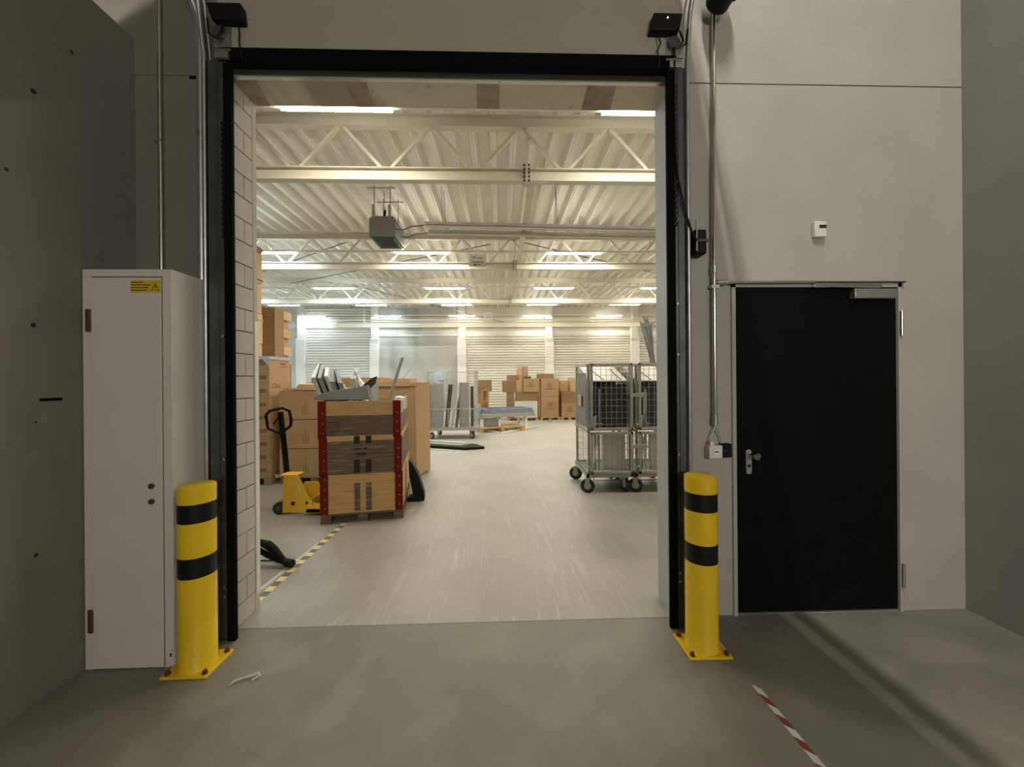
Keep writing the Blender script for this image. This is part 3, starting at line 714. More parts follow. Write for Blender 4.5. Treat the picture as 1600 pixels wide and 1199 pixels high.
# base left, base right, top left, top right, top z, back top left, back top right, back top z
specs = [(-1.86, -1.835, -2.03, -1.985, 1.515, -2.145, -2.13, 1.68, 'sheetlight', 'leftmost bright folded sheet leaning left in the crate'),
         (-1.83, -1.82, -1.98, -1.97, 1.50, -2.128, -2.120, 1.675, 'sheetdark', 'thin dark sheet right of the leftmost bright one in the crate'),
         (-1.805, -1.75, -1.965, -1.925, 1.51, -2.115, -2.08, 1.67, 'sheet', 'second folded sheet leaning left in the crate'),
         (-1.75, -1.715, -1.895, -1.855, 1.53, -2.06, -2.02, 1.64, 'sheetlight', 'pale sheet in the middle of the crate fan'),
         (-1.71, -1.66, -1.845, -1.79, 1.47, -2.01, -1.975, 1.62, 'sheet', 'short grey sheet right of the pale one in the crate'),
         (-1.655, -1.645, -1.785, -1.775, 1.46, -1.965, -1.955, 1.61, 'sheetdark', 'short dark sheet in the crate fan'),
         (-1.635, -1.59, -1.755, -1.705, 1.455, -1.945, -1.915, 1.61, 'sheet', 'last short folded sheet in the crate fan'),
         (-1.59, -1.52, -1.62, -1.56, 1.50, -1.72, -1.67, 1.63, 'sheetlight', 'tall upright bright sheet before the crumpled one')]
for k, (bl_, br_, tl_, tr_, zt1, xbl, xbr, ztb, m, lab) in enumerate(specs):
    solo('metal_sheet', hexa(bl_, br_, 1.12, tl_, tr_, zt1, 1.83 + .004 * k, 1.83 + .004 * k, xbl, xbr, ztb, 2.25), m, lab, 'metal sheet', G, bevel=.002)
g = MB()
nx, ny = 12, 8; vs = {}
for i in range(nx + 1):
    for j in range(ny + 1):
        u, v = i / nx, j / ny
        vs[i, j] = (-1.60 + .27 * u - .04 * v, 1.90 + .10 * v + .05 * math.sin(8 * u + 3 * v), 1.12 + (.50 - .20 * u - .08 * math.sin(PI * u) ** 2) * v + .02 * math.sin(6 * v + 9 * u))
for i in range(nx):
    for j in range(ny):
        q = [vs[i, j], vs[i + 1, j], vs[i + 1, j + 1], vs[i, j + 1]]
        g._f([g.bm.verts.new(p) for p in q], 0)
bmesh.ops.remove_doubles(g.bm, verts=g.bm.verts, dist=.0005)
o = solo('crumpled_sheet', g, 'sheetlight', 'crumpled bright metal sheet sticking out of the crate', 'metal panel', G)
md = o.modifiers.new('solid', 'SOLIDIFY'); md.thickness = .006
solo('torn_sheet', MB().prism([(-1.50, 1.86, 1.27), (-1.38, 1.86, 1.30), (-1.335, 1.86, 1.525), (-1.40, 1.86, 1.50), (-1.52, 1.86, 1.40)], (.0, .01, 0)), 'sheetdark', 'dark torn sheet with ragged tip in the crate', 'metal panel', G)
solo('curled_sheet', MB().prism([(-1.41, 1.80, 1.15), (-1.32, 1.80, 1.15), (-1.315, 1.83, 1.46), (-1.36, 1.83, 1.43), (-1.41, 1.82, 1.37)], (.0, .012, 0)), 'sheetlight', 'bright curled sheet right of the slanted tray in the crate', 'metal panel', G)
g = MB().prism([(-1.955, 1.73, 1.285), (-1.90, 1.73, 1.275), (-1.40, 1.78, 1.275), (-1.385, 1.78, 1.395), (-1.42, 1.78, 1.425), (-1.70, 1.76, 1.385), (-1.88, 1.74, 1.345), (-1.95, 1.73, 1.30)], (.0, .05, 0))
g.prism([(-1.39, 1.74, 1.27), (-1.375, 1.74, 1.27), (-1.405, 1.74, 1.43), (-1.415, 1.74, 1.43)], (0, .08, 0))
solo('metal_tray', g, 'sheet', 'long grey folded tray lying slanted across the crate rim', 'tray', bevel=.004)
solo('metal_bar', MB().bar((-1.33, 1.95, .95), (-1.11, 2.05, 1.735), .045, .03), 'sheet', 'grey square bar sticking up from the crate at right', 'bar')
solo('film_bundle', MB().lathe((-1.165, 2.12, 1.11), [(.02, 0), (.07, .04), (.075, .11), (.05, .17), (.02, .185)], seg=9), 'bluefilm', 'small bundle of clear film in the right corner of the crate', 'bundle')
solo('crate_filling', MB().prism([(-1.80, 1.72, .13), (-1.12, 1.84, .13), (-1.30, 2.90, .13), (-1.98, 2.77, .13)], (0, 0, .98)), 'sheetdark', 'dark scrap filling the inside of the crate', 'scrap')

# ---- yellow pallet jack
t = thing('pallet_jack', 'yellow pallet jack with black handle loop, forks under the crate', 'pallet jack', (-2.35, 2.15, 0))
for y, hh in ((1.95, .445), (2.37, .26)):
    part('side_plate', MB().prism([(-2.405, y, .03), (-2.395, y, hh - .045), (-2.37, y, hh), (-2.235, y, hh), (-2.135, y, .215), (-2.08, y, .15), (-2.08, y, .03)], (0, .018, 0)), 'jackyellow', t, bevel=.003)
for y in (1.93, 2.27):
    part('fork', MB().box(-2.14, -1.15, y, y + .13, .030, .074), 'jackyellow', t, bevel=.003)
    part('fork_ramp', MB().prism([(-2.15, y, .03), (-2.15, y, .12), (-1.99, y, .072), (-1.99, y, .03)], (0, .13, 0)), 'jackyellow', t)
part('top_plate', MB().box(-2.43, -2.235, 1.952, 2.10, .425, .447), 'jackyellow', t, bevel=.006)
part('cross_plate', MB().box(-2.15, -2.13, 1.95, 2.388, .03, .15), 'jackyellow', t)
part('sticker', MB().prism([(-2.235, 1.9495, .33), (-2.20, 1.9495, .30), (-2.205, 1.9495, .25), (-2.232, 1.9495, .27)], (0, .001, 0)), 'white', t)
part('axle_hole', MB().cyl((-2.29, 1.948, .13), (-2.29, 1.952, .13), .024, seg=14), 'rust', t)
part('base_arm', MB().box(-2.47, -2.36, 2.02, 2.30, .10, .16), 'jackyellow', t)
for y in (1.97, 2.30):
    wl = part('steer_wheel', MB().lathe((-2.462, y, .068), [(.052, 0), (.066, .008), (.066, .047), (.052, .055)], axis='y', seg=28), 'tyre', t)
    part('wheel_hub', MB().lathe((-2.462, y, .068), [(.025, -.003), (.028, .0), (.028, .058)], axis='y', seg=16), 'darksteel', wl)
part('pump', MB().cyl((-2.44, 2.16, .12), (-2.44, 2.16, .38), .045, seg=18).cyl((-2.40, 2.16, .16), (-2.38, 2.16, .42), .02, seg=12), 'black', t, bevel=.003)
part('pump_rod', MB().cyl((-2.40, 2.10, .20), (-2.40, 2.10, .44), .014, seg=12), 'chrome', t)
part('tiller', MB().bar((-2.455, 2.16, .30), (-2.500, 2.10, 1.13), .05, .04, up=(0, 1, 0)), 'black', t, bevel=.006)
part('handle_loop', MB().tube([(-2.49, 2.08, .885), (-2.625, 2.07, .945), (-2.645, 2.07, 1.10), (-2.60, 2.07, 1.145), (-2.46, 2.07, 1.175), (-2.385, 2.07, 1.14), (-2.365, 2.07, 1.04), (-2.375, 2.07, .97)], .0165, seg=10, closed=True), 'black', t)
part('release_lever', MB().tube([(-2.50, 2.06, 1.07), (-2.555, 2.05, .99)], .008, seg=8), 'black', t)

# ---- black tiller of a second truck, poking out behind the block jamb
t = thing('truck_tiller', 'black handle of a second truck poking out low behind the block jamb', 'handle', (-2.0, .9, 0))
part('arm', MB().tube([(-2.4, .92, .26), (-2.1, .86, .16), (-1.95, .82, .105), (-1.82, .79, .06), (-1.69, .75, .04)], [.024, .024, .022, .024, .028], seg=12), 'black', t)
part('grip', MB().tube([(-2.4, .90, .40), (-2.1, .85, .26), (-1.95, .81, .185), (-1.88, .80, .165), (-1.82, .79, .125), (-1.73, .76, .06)], [.016, .018, .022, .034, .030, .016], seg=12), 'black', t)
part('end_cap', MB().cyl((-1.71, .75, .042), (-1.645, .73, .038), .032, seg=20), 'black', t, bevel=.006)
part('cable', MB().tube([(-2.3, .86, .02), (-2.05, .87, .008), (-1.95, .86, .010), (-1.86, .85, .012), (-1.74, .78, .02)], .006, seg=8), 'black', t)

# ---- left cartons
GA = 'tall cartons under stretch film'
pallet('pallet under the film wrapped cartons at far left', (-4.10, 3.2, 0), w=.84, d=1.0, h=.12)
A0, A1, AY = -4.08, -3.27, 3.2
def m_clin(g, w, h, d):
    m_front(g, w, h, d)
    text_mb('Clinn', .10, Matrix.Translation((w + .0006, .17, .165)) @ Matrix.Rotation(PI / 2, 4, 'Z') @ FACE_FRONT, 1, g)
    for q in range(6): g.box(w, w + .0008, .28 + q * .025, .295 + q * .025, h - .10, h - .075, 1)
    g.box(w, w + .0008, .26, .44, h - .135, h - .128, 1)
carton('top film wrapped carton, Clinn written on its side', A0, A1, AY, AY + .52, 1.24, 1.82, marks=m_clin, group=GA, m='card')
carton('middle carton with bar codes in the film wrapped stack', A0, A1, AY, AY + .52, .68, 1.238, marks=m_front, group=GA, m='card')
carton('bottom carton with bar codes in the film wrapped stack', A0, A1, AY, AY + .52, .12, .678, marks=m_front, group=GA, m='card')
solo('stretch_film', MB().prism([(A0, AY - .01, 1.822), (A1 + .012, AY - .01, 1.822), (A1 + .012, AY + .53, 1.825), (A0, AY + .53, 1.825)], (0, 0, .010)).box(A0, A1 + .01, AY - .012, AY - .006, 1.785, 1.83).box(A1 + .004, A1 + .010, AY - .01, AY + .53, 1.79, 1.83)
     .prism([(A1 - .10, AY - .010, 1.80), (A1 + .008, AY - .010, 1.80), (A1 + .008, AY - .010, 1.68)], (0, .002, 0)), 'bluefilm', 'bluish stretch film over the top of the left carton stack', 'film')
GB = 'cartons stacked behind the yellow pallet jack'
pallet('pallet under the cartons behind the yellow pallet jack', (-3.16, 3.26, 0), w=.95, d=.8, h=.10)
zz = .10
for i, lab in enumerate(('bottom', 'middle', 'top')):
    carton('%s brown carton of the stack behind the yellow pallet jack' % lab, -3.15 + .01 * (i % 2), -2.24, 3.22, 3.82, zz, zz + .405, marks=m_vert, group=GB)
    g = MB()
    for k in range(6): g.bar((-3.13, 3.218, zz + .02 + k * .065), (-3.10, 3.218, zz + .06 + k * .065), .004, .014)
    g.box(-3.122, -3.110, 3.217, 3.219, zz + .01, zz + .39)
    solo('twine', g, 'wood', 'frayed twine down the left edge of the %s carton behind the jack' % lab, 'twine')
    zz += .415
solo('loose_cardboard', MB().prism([(-3.12, 3.22, zz), (-2.26, 3.22, zz), (-2.30, 3.22, zz + .02), (-3.05, 3.22, zz + .03)], (0, .5, 0)).prism([(-2.95, 3.30, zz + .03), (-2.35, 3.30, zz + .02), (-2.38, 3.30, zz + .07), (-2.92, 3.30, zz + .085)], (0, .3, .01)), 'card2', 'loose pale cardboard flaps on the cartons behind the jack', 'cardboard')
carton('carton behind the jack stack, its top showing between stack and crate', -3.10, -2.0, 4.05, 4.7, 0, 1.52, m='card')
# tall stack at far left with strap
t = thing('carton_tower', 'tall strapped cardboard tower, its edge just visible beside the block jamb', 'box', (-4.8, 4.2, 0))
z = 0
for i in range(7):
    part('carton_body', MB().box(-5.2, -4.235 - .012 * (i % 2), 3.85, 4.65, z, z + .53), 'card2', t, bevel=.01); z += .534
part('torn_lid', MB().prism([(-5.1, 3.85, z), (-4.26, 3.85, z), (-4.21, 3.85, z + .06), (-4.25, 3.85, z + .12), (-5.0, 3.85, z + .10)], (0, .8, 0)), 'card3', t)
for zz in (1.75, 2.55, 3.25): part('strap', MB().box(-5.21, -4.227, 3.842, 4.66, zz, zz + .02), 'print' if zz != 2.55 else 'sheet', t)
# tall far carton stack
Gt = 'cartons of the tall stack at the far left'
for i in range(3):
    carton(('lowest', 'second', 'third')[i] + ' large carton of the tall far left stack', -5.65, -4.86, 6.0, 6.75, .62 * i, .62 * i + .615, m='card3', group=Gt)
z = 1.86
for i in range(6):
    dz = .198; off = (.0, .09)[i % 2]
    lv = ('first', 'second', 'third', 'fourth', 'fifth', 'topmost')[i]
    carton('%s layer carton, front, in the tall far left stack' % lv, -5.60, -4.80, 6.0, 6.35, z, z + dz - .003, m='card3', group=Gt, marks=m_two)
    carton('%s layer carton, behind and right, in the tall far left stack' % lv, -5.40 + off, -4.93 + off * .9, 6.38, 6.75, z, z + dz - .003, m=('card', 'card2')[i % 2], group=Gt)
    z += dz

# ---- tall carton (gaylord) behind the crate
t = thing('bulk_carton', 'large tall cardboard container standing behind the crate', 'box', (-1.9, 3.85, 0), 0)
fr = [(-1.98, 3.42), (-1.255, 3.42), (-1.15, 3.98), (-1.98, 4.1)]
part('carton_body', MB().prism([(x, y, .02) for x, y in fr], (0, 0, 1.36)), 'card', t, bevel=.01)
part('lid', MB().prism([(-2.0, 3.40, 1.385), (-1.33, 3.40, 1.385), (-1.30, 3.95, 1.385), (-2.0, 4.12, 1.385)], (0, 0, .055)), 'card2', t)
part('side_flap', MB().prism([(-1.262, 3.41, 1.36), (-1.145, 3.98, 1.36), (-1.15, 3.98, 1.44), (-1.245, 3.41, 1.435)], (.008, 0, 0)), 'card', t)
part('side_notch', MB().box(-1.33, -1.27, 3.405, 3.415, 1.39, 1.40).box(-1.33, -1.27, 3.405, 3.415, 1.41, 1.42), 'card3', t)
part('foot', MB().prism([(-1.26, 3.44, 0), (-1.21, 3.70, 0), (-1.30, 3.70, 0)], (0, 0, .02)), 'card3', t)
carton('flat pale carton on top of the container behind the crate', -2.18, -1.36, 3.5, 3.95, 1.442, 1.50, m='card2')
t = thing('black_chute', 'black plastic wedge leaning against the container behind the crate', 'wedge', (-1.0, 2.5, 0))
part('blade', MB().prism([(-.935, 2.36, 0), (-1.055, 2.36, 0), (-1.115, 2.36, .30), (-1.125, 2.36, .50), (-1.09, 2.36, .48), (-1.01, 2.36, .33), (-.935, 2.36, .09)], (-.02, .16, 0)), 'black', t, bevel=.008)
part('foot_bar', MB().box(-1.14, -.98, 2.34, 2.50, 0, .055), 'black', t, bevel=.008)
part('tip', MB().cyl((-1.115, 2.37, .47), (-1.085, 2.38, .44), .012, seg=8), 'chrome', t)
solo('thin_wire', MB().tube([(-1.50, 3.6, 1.50), (-1.36, 3.62, 1.66)], .003, seg=6), 'darksteel', 'thin wire rising from the carton behind the crate', 'wire')

# ---- roll cages
def wires(g, x0, x1, z0, z1, nx, nz, y, r=.0022):
    for i in range(1, nx): g.bar((x0 + (x1 - x0) * i / nx, y, z0), (x0 + (x1 - x0) * i / nx, y, z1), r * 2, r * 2)
    for i in range(1, nz): g.bar((x0, y, z0 + (z1 - z0) * i / nz), (x1, y, z0 + (z1 - z0) * i / nz), r * 2, r * 2)
    return g
def frame(g, x0, x1, z0, z1, y, t=.028):
    g.bar((x0, y, z0 + t / 2), (x1, y, z0 + t / 2), t, t).bar((x0, y, z1 - t / 2), (x1, y, z1 - t / 2), t, t)
    g.bar((x0 + t / 2, y, z0), (x0 + t / 2, y, z1), t, t); g.bar((x1 - t / 2, y, z0), (x1 - t / 2, y, z1), t, t); return g
def caster(t, x, y, ang=0, r=.062):
    c = part('caster', MB().box(x - .035, x + .035, y - .035, y + .035, .188, .20).box(x - .018 - .005, x - .018, y - .02, y + .04, .06, .188).box(x + .018, x + .023, y - .02, y + .04, .06, .188).apply(Matrix.Translation((x, y, 0)) @ Matrix.Rotation(ang, 4, 'Z') @ Matrix.Translation((-x, -y, 0))), 'galvlight', t, local=True)
    g = MB().lathe((x, y + .01, r), [(r - .012, -.014), (r, -.010), (r, .010), (r - .012, .014)], axis='x', seg=24)
    g.apply(Matrix.Translation((x, y, 0)) @ Matrix.Rotation(ang, 4, 'Z') @ Matrix.Translation((-x, -y, 0)))
    part('wheel', g, 'tyre', c, local=True)
    g = MB().lathe((x, y + .01, r), [(.045, -.0165), (.045, .0165)], axis='x', seg=20)
    g.apply(Matrix.Translation((x, y, 0)) @ Matrix.Rotation(ang, 4, 'Z') @ Matrix.Translation((-x, -y, 0)))
    part('hub', g, 'galvlight', c, local=True)
def cage(lab, loc, rz, w=.60, d=.80, z0=.25, h=1.675, zm=.80, latch=True, group=None):
    t = thing('roll_cage', lab, 'roll cage', loc, rz, group)
    g = MB().bar((0, .015, z0 - .03), (w, .015, z0 - .03), .03, .04).bar((0, d - .015, z0 - .03), (w, d - .015, z0 - .03), .03, .04)
    g.bar((.015, 0, z0 - .03), (.015, d, z0 - .03), .03, .04).bar((w - .015, 0, z0 - .03), (w - .015, d, z0 - .03), .03, .04)
    for k in range(1, 8): g.bar((w * k / 8, 0, z0 - .02), (w * k / 8, d, z0 - .02), .012, .008)
    part('base_frame', g, 'galvlight', t, local=True)
    part('floor_tray', MB().box(.01, w - .01, .01, d - .01, z0 - .005, z0), 'sheetdark', t, local=True)
    part('under_bar', MB().tube([(.1, .12, z0 - .05), (.12, .12, z0 - .12), (w - .12, .12, z0 - .12), (w - .10, .12, z0 - .05)], .006, seg=6), 'galvlight', t, local=True)
    for x in (.03, w - .03):
        for y in (.03, d - .03): part('post', MB().bar((x, y, z0), (x, y, h - .01), .032, .032), 'galvlight', t, local=True)
    for x in (.012, w - .012):
        g = MB()
        for zz in (h - .02, zm, z0 + .02): g.bar((x, 0, zz), (x, d, zz), .02, .024)
        part('side_frame', g, 'galvlight', t, local=True)
        g = MB()
        for k in range(1, 9): g.bar((x, d * k / 9, z0), (x, d * k / 9, h - .02), .0045, .0045)
        for k in range(1, 17): g.bar((x, 0, z0 + (h - z0) * k / 17), (x, d, z0 + (h - z0) * k / 17), .0045, .0045)
        part('side_mesh', g, 'galvlight', t, local=True)
    part('back_mesh', frame(wires(MB(), .03, w - .03, z0, h, 6, 16, d - .01), .02, w - .02, z0, h, d - .01, .02), 'galvlight', t, local=True)
    for nm, a, b in (('lower_door', z0, zm - .01), ('upper_door', zm + .01, h)):
        dr = part(nm, frame(MB(), .045, w - .005, a, b, -.012, .034), 'galvlight', t, local=True, bevel=.004)
        part('door_mesh', wires(MB(), .05, w - .01, a, b, 8, 11 if nm == 'upper_door' else 7, -.012), 'galvlight', dr, local=True)
    for zz in (z0 + .08, zm - .06, zm + .07, h - .1): part('hinge', MB().box(.005, .05, -.03, 0, zz, zz + .025), 'galvlight', t, local=True)
    if latch:
        for zz in (1.26, .60):
            la = part('latch', MB().prism([(-.06, -.03, zz - .022), (.02, -.03, zz - .022), (.13, -.03, zz - .035), (.165, -.03, zz), (.13, -.03, zz + .04), (.02, -.03, zz + .03), (-.06, -.03, zz + .02)], (0, .010, 0)), 'galvlight', t, local=True, bevel=.003)
            part('latch_tongue', MB().prism([(.10, -.034, zz - .03), (.145, -.034, zz - .03), (.12, -.034, zz - .24), (.10, -.034, zz - .24)], (0, .006, 0)).cyl((.12, -.036, zz + .003), (.12, -.028, zz + .003), .010), 'galvlight', la, local=True)
    for (x, y, a) in ((.02, .02, 1.15), (.0, d - .10, 1.25), (w - .08, .06, .3), (w - .08, d - .08, .5)): caster(t, x, y, a, .092)
    part('side_plate', MB().box(.016, .020, .10, d - .10, zm + .03, h - .12), 'sheet', t, local=True)
    part('brake_lever', MB().bar((-.045, .30, .34), (.03, .0, .19), .03, .012), 'galvlight', t, local=True)
    return t
cage('tall wire mesh roll cage at right, nearest the open floor', (1.110, 2.56, 0), 0, latch=False)
cage('tall wire mesh roll cage at right, half hidden by the door jamb', (1.735, 2.56, 0), 0)
def in_cage(x0, tagw):
    P = [('sheetdark', .24, .55, .84, 1.40, .12), ('sheetdark', .08, .57, .83, 1.47, .62), ('sheet', .085, .11, .83, 1.36, .16), ('sheetdark', .13, .165, .83, 1.38, .14), ('sheetlight', .19, .215, .83, 1.34, .14),
         ('white', .235, .53, .27, .75, .12), ('sheet', .13, .155, .27, .76, .14), ('sheetlight', .175, .205, .27, .77, .13)]
    L = ['wide dark panel in the upper half of', 'tall dark panel at the back of', 'narrow grey profile at left inside', 'dark profile standing upright inside', 'bright upright profile inside', 'pale panel in the lower half of', 'grey upright strip low inside', 'bright upright strip low inside']
    for (m, a, b, z0, z1, y), l in zip(P, L):
        g = MB().box(x0 + a, x0 + b, 2.56 + y, 2.56 + y + .03, z0, z1)
        if b - a > .2: g.box(x0 + a, x0 + a + .004, 2.56 + y - .05, 2.56 + y, z0, z1).box(x0 + a, x0 + b, 2.56 + y - .05, 2.56 + y, z1 - .004, z1)
        solo('metal_sheet', g, m, '%s the %s roll cage' % (l, tagw), 'metal panel', 'sheet metal inside the right roll cages')
    solo('shelf_board', MB().box(x0 + .06, x0 + .57, 2.60, 3.30, .805, .822), 'sheet', 'metal shelf halfway up inside the %s roll cage' % tagw, 'shelf')
    solo('leaning_strip', MB().bar((x0 + .10, 2.66, .27), (x0 + .17, 2.66, .76), .03, .012), 'sheetlight', 'pale strip leaning in the lower left of the %s roll cage' % tagw, 'strip')
    solo('bent_strip', MB().prism([(x0 + .06, 2.68, .84), (x0 + .15, 2.68, .84), (x0 + .165, 2.68, 1.0), (x0 + .13, 2.68, .98)], (0, .01, 0)), 'sheetlight', 'bright bent scrap low in the upper part of the %s roll cage' % tagw, 'scrap')
    g = MB().prism([(x0 + .06, 2.64, 1.44), (x0 + .56, 2.64, 1.44), (x0 + .56, 3.28, 1.64), (x0 + .06, 3.28, 1.64)], (0, 0, .012))
    solo('white_sheet', g, 'white', 'white panel lying slanted on top inside the %s roll cage' % tagw, 'panel')
    for q, (a, b) in enumerate(((.02, .30), (.28, .52))):
        solo('thin_profile', MB().bar((x0 + .05 + a, 2.66, 1.60), (x0 + b, 2.66, 1.42), .008, .010), 'sheetdark', 'thin dark profile, %s, across the top of the %s roll cage' % (('left', 'right')[q], tagw), 'profile')
in_cage(1.110, 'nearer'); in_cage(1.735, 'half hidden')
solo('paper_note', MB().box(1.100, 1.103, 2.85, 3.05, 1.10, 1.26), 'card2', 'pale card hanging on the left side of the nearer roll cage', 'card')
# leaning steel frames behind the cages
Gf = 'galvanised frames leaning behind the right roll cages'
for i, (x, dx, zt2) in enumerate(((2.91, .71, 2.64), (3.03, .46, 2.78), (3.13, .33, 2.66), (3.23, .16, 2.72))):
    y = 5.5 + .14 * i
    t = thing('steel_frame', '%s of the galvanised frames leaning behind the right roll cages' % ('leftmost', 'second from left', 'third from left', 'rightmost')[i], 'frame', (x, y, 0), 0, Gf)
    a0, a1 = Vector((x + dx, y, .01)), Vector((x, y, zt2)); o2 = Vector((.09, .07, -.02))
    part('upright', MB().bar(a0, a1, .035, .035), 'galvdark', t); part('upright', MB().bar(a0 + o2 + Vector((0, 0, .02)), a1 + o2, .035, .035), 'galvdark', t)
    for q in (.12, .5, .97): part('rung', MB().bar(a0.lerp(a1, q), (a0 + o2).lerp(a1 + o2, q), .03, .03), 'galvdark', t)
solo('cross_profile', MB().bar((2.90, 5.47, 2.52), (3.5, 5.47, 2.74), .05, .03).bar((3.12, 5.46, 2.60), (3.62, 5.46, 2.25), .03, .03), 'galvlight', 'pale steel profiles lying across the leaning frames', 'profile')

# ---- far cart with panels
t = thing('wire_cart', 'wide wire sided cart loaded with grey panels, behind the bulk carton', 'cart', (-1.2, 7.6, 0))
X0, X1, Y0, Y1 = -1.80, -.60, 7.2, 8.0
g = MB().bar((X0, Y0, .24), (X1, Y0, .24), .04, .05).bar((X0, Y1, .24), (X1, Y1, .24), .04, .05).bar((X0, Y0, .24), (X0, Y1, .24), .04, .05).bar((X1, Y0, .24), (X1, Y1, .24), .04, .05).box(X0, X1, Y0, Y1, .25, .26)
part('base_frame', g, 'galvlight', t)
for x in (X0 + .02, X1 - .02):
    for y in (Y0, Y1): part('post', MB().bar((x, y, .24), (x, y, 1.68), .035, .035), 'galvlight', t)
g = frame(MB(), X0, X1, .27, .76, Y0 - .01, .025)
for k in range(1, 9): g.bar((X0, Y0 - .01, .27 + k * .054), (X1, Y0 - .01, .27 + k * .054), .006, .006)
g.bar((-1.29, Y0 - .01, .27), (-1.29, Y0 - .01, .76), .02, .02)
part('front_gate', g, 'galvlight', t)
g = frame(MB(), X0 + .38, X1, .27, 1.68, Y1, .022)
for k in range(1, 24): g.bar((X0 + .02, Y1, .27 + k * .058), (X1, Y1, .27 + k * .058), .005, .005)
for k in range(1, 5): g.bar((X0 + k * .24, Y1, .27), (X0 + k * .24, Y1, 1.66), .005, .005)
part('back_panel', g, 'galvlight', t)
for x in (X0 + .0, X1 - .0):
    g = MB().bar((x, Y0, 1.67), (x, Y1, 1.67), .022, .022).bar((x, Y0, .76), (x, Y1, .76), .022, .022)
    for k in range(1, 24): g.bar((x, Y0, .27 + k * .058), (x, Y1, .27 + k * .058), .005, .005)
    part('side_panel', g, 'galvlight', t)
for (x, y) in ((X0 + .10, Y0 + .04), (X1 - .10, Y0 + .04), (X0 + .18, Y1 - .06), (X1 - .16, Y1 - .06)): 
    c = part('caster', MB().box(x - .04, x + .04, y - .04, y + .04, .20, .215).box(x - .025, x - .018, y - .02, y + .04, .05, .2).box(x + .018, x + .025, y - .02, y + .04, .05, .2), 'galvlight', t)
    part('wheel', MB().lathe((x, y, .085), [(.06, -.017), (.085, -.013), (.085, .013), (.06, .017)], axis='x', seg=22).apply(Matrix.Translation((x, y, 0)) @ Matrix.Rotation(.8, 4, 'Z') @ Matrix.Translation((-x, -y, 0))), 'tyre', c)
    part('hub', MB().lathe((x, y, .085), [(.045, -.02), (.045, .02)], axis='x', seg=16).apply(Matrix.Translation((x, y, 0)) @ Matrix.Rotation(.8, 4, 'Z') @ Matrix.Translation((-x, -y, 0))), 'galvlight', c)
for (a, b, z1, m, y, ln, lab) in ((-1.76, -1.42, 1.37, 'sheet', 7.30, 0, 'wide grey panel at left in the wire cart'), (-1.40, -1.30, 1.36, 'sheetdark', 7.34, -.10, 'narrow dark panel in the wire cart'),
        (-1.26, -1.20, 1.32, 'sheetlight', 7.36, -.16, 'bright strip leaning in the wire cart'), (-1.16, -1.08, 1.22, 'sheet', 7.40, -.14, 'leaning grey strip in the wire cart'), (-1.12, -1.09, 1.2, 'sheetdark', 7.34, -.12, 'thin dark strip in the wire cart'),
        (-1.03, -.78, 1.40, 'sheet', 7.32, 0, 'tall grey panel at right in the wire cart'), (-.76, -.68, 1.30, 'sheetdark', 7.5, 0, 'dark narrow panel at the right end of the wire cart')):
    g = MB().box(0, b - a, 0, .03, 0, z1 - .27).box(0, .004, -.02, 0, 0, z1 - .27)
    g.apply(Matrix.Rotation(-ln, 4, 'Y'))
    o = finish('metal_sheet', g, m); o.location = (a + ln * 1.0 * (-.0), y, .27); o['label'] = lab; o['category'] = 'metal panel'; o['group'] = 'panels in the wire cart'
solo('film_roll', MB().box(-1.78, -1.46, 7.9, 8.0, 1.40, 1.66).box(-1.62, -1.50, 7.85, 7.9, 1.46, 1.62), 'bluefilm', 'bluish film bundle on the back of the wire cart', 'film')
# sheets on the floor
Gs = 'flat grey profiles lying on the floor'
solo('floor_profile', MB().prism([(-2.4, 6.36, 0), (-.74, 5.68, 0), (-.34, 5.79, 0), (-.52, 6.12, 0), (-2.3, 6.85, 0)], (0, 0, .055)), 'black', 'dark lowest profile of the pile on the floor before the wire cart', 'profile', Gs, bevel=.01)
solo('floor_profile', MB().prism([(-2.4, 6.44, .056), (-.86, 5.80, .056), (-.60, 6.04, .056), (-2.3, 6.80, .056)], (0, 0, .03)), 'sheet', 'grey middle profile of the pile on the floor before the wire cart', 'profile', Gs)
solo('floor_profile', MB().prism([(-2.3, 6.62, .087), (-.80, 5.98, .087), (-.70, 6.06, .087), (-2.3, 6.76, .087)], (0, 0, .02)), 'sheetlight', 'bright topmost profile of the pile on the floor before the wire cart', 'profile', Gs)
solo('floor_profile', MB().bar((-2.2, 6.15, .008), (-.93, 5.55, .008), .03, .015), 'sheetlight', 'thin pale strip on the floor in front of the profile pile', 'strip', Gs)

# ---- pallet of blue grey frames
pallet('low pallet under the blue grey steel frames', (-.55, 8.2, 0), math.radians(18), w=1.3, d=.8, h=.13, m='wood')
Gb = 'blue grey steel frames piled on white trestles'
T2 = Matrix.Translation((-.62, 8.35, 0)) @ Matrix.Rotation(math.radians(20), 4, 'Z')
for i in range(4):
    g = frame(MB(), 0, 1.75 - .06 * i, 0, .78, 0, .05)
    for k in range(1, 6): g.bar((k * .28, 0, 0), (k * .28, 0, .78), .03, .03)
    g.apply(T2 @ Matrix.Translation((.02 * i, .02 * i, .42 + .058 * i)) @ Matrix.Rotation(-PI / 2, 4, 'X') @ Matrix.Scale(-1, 4, (0, 0, 0.0001)) if False else T2 @ Matrix.Translation((.03 * i, .78, .42 + .058 * i)) @ Matrix.Rotation(PI / 2, 4, 'X'))
    solo('steel_frame', g, 'bluesteel' if i > 1 else 'galvlight', ('lowest', 'second', 'third', 'topmost')[i] + ' frame in the pile of blue grey frames', 'frame', Gb)
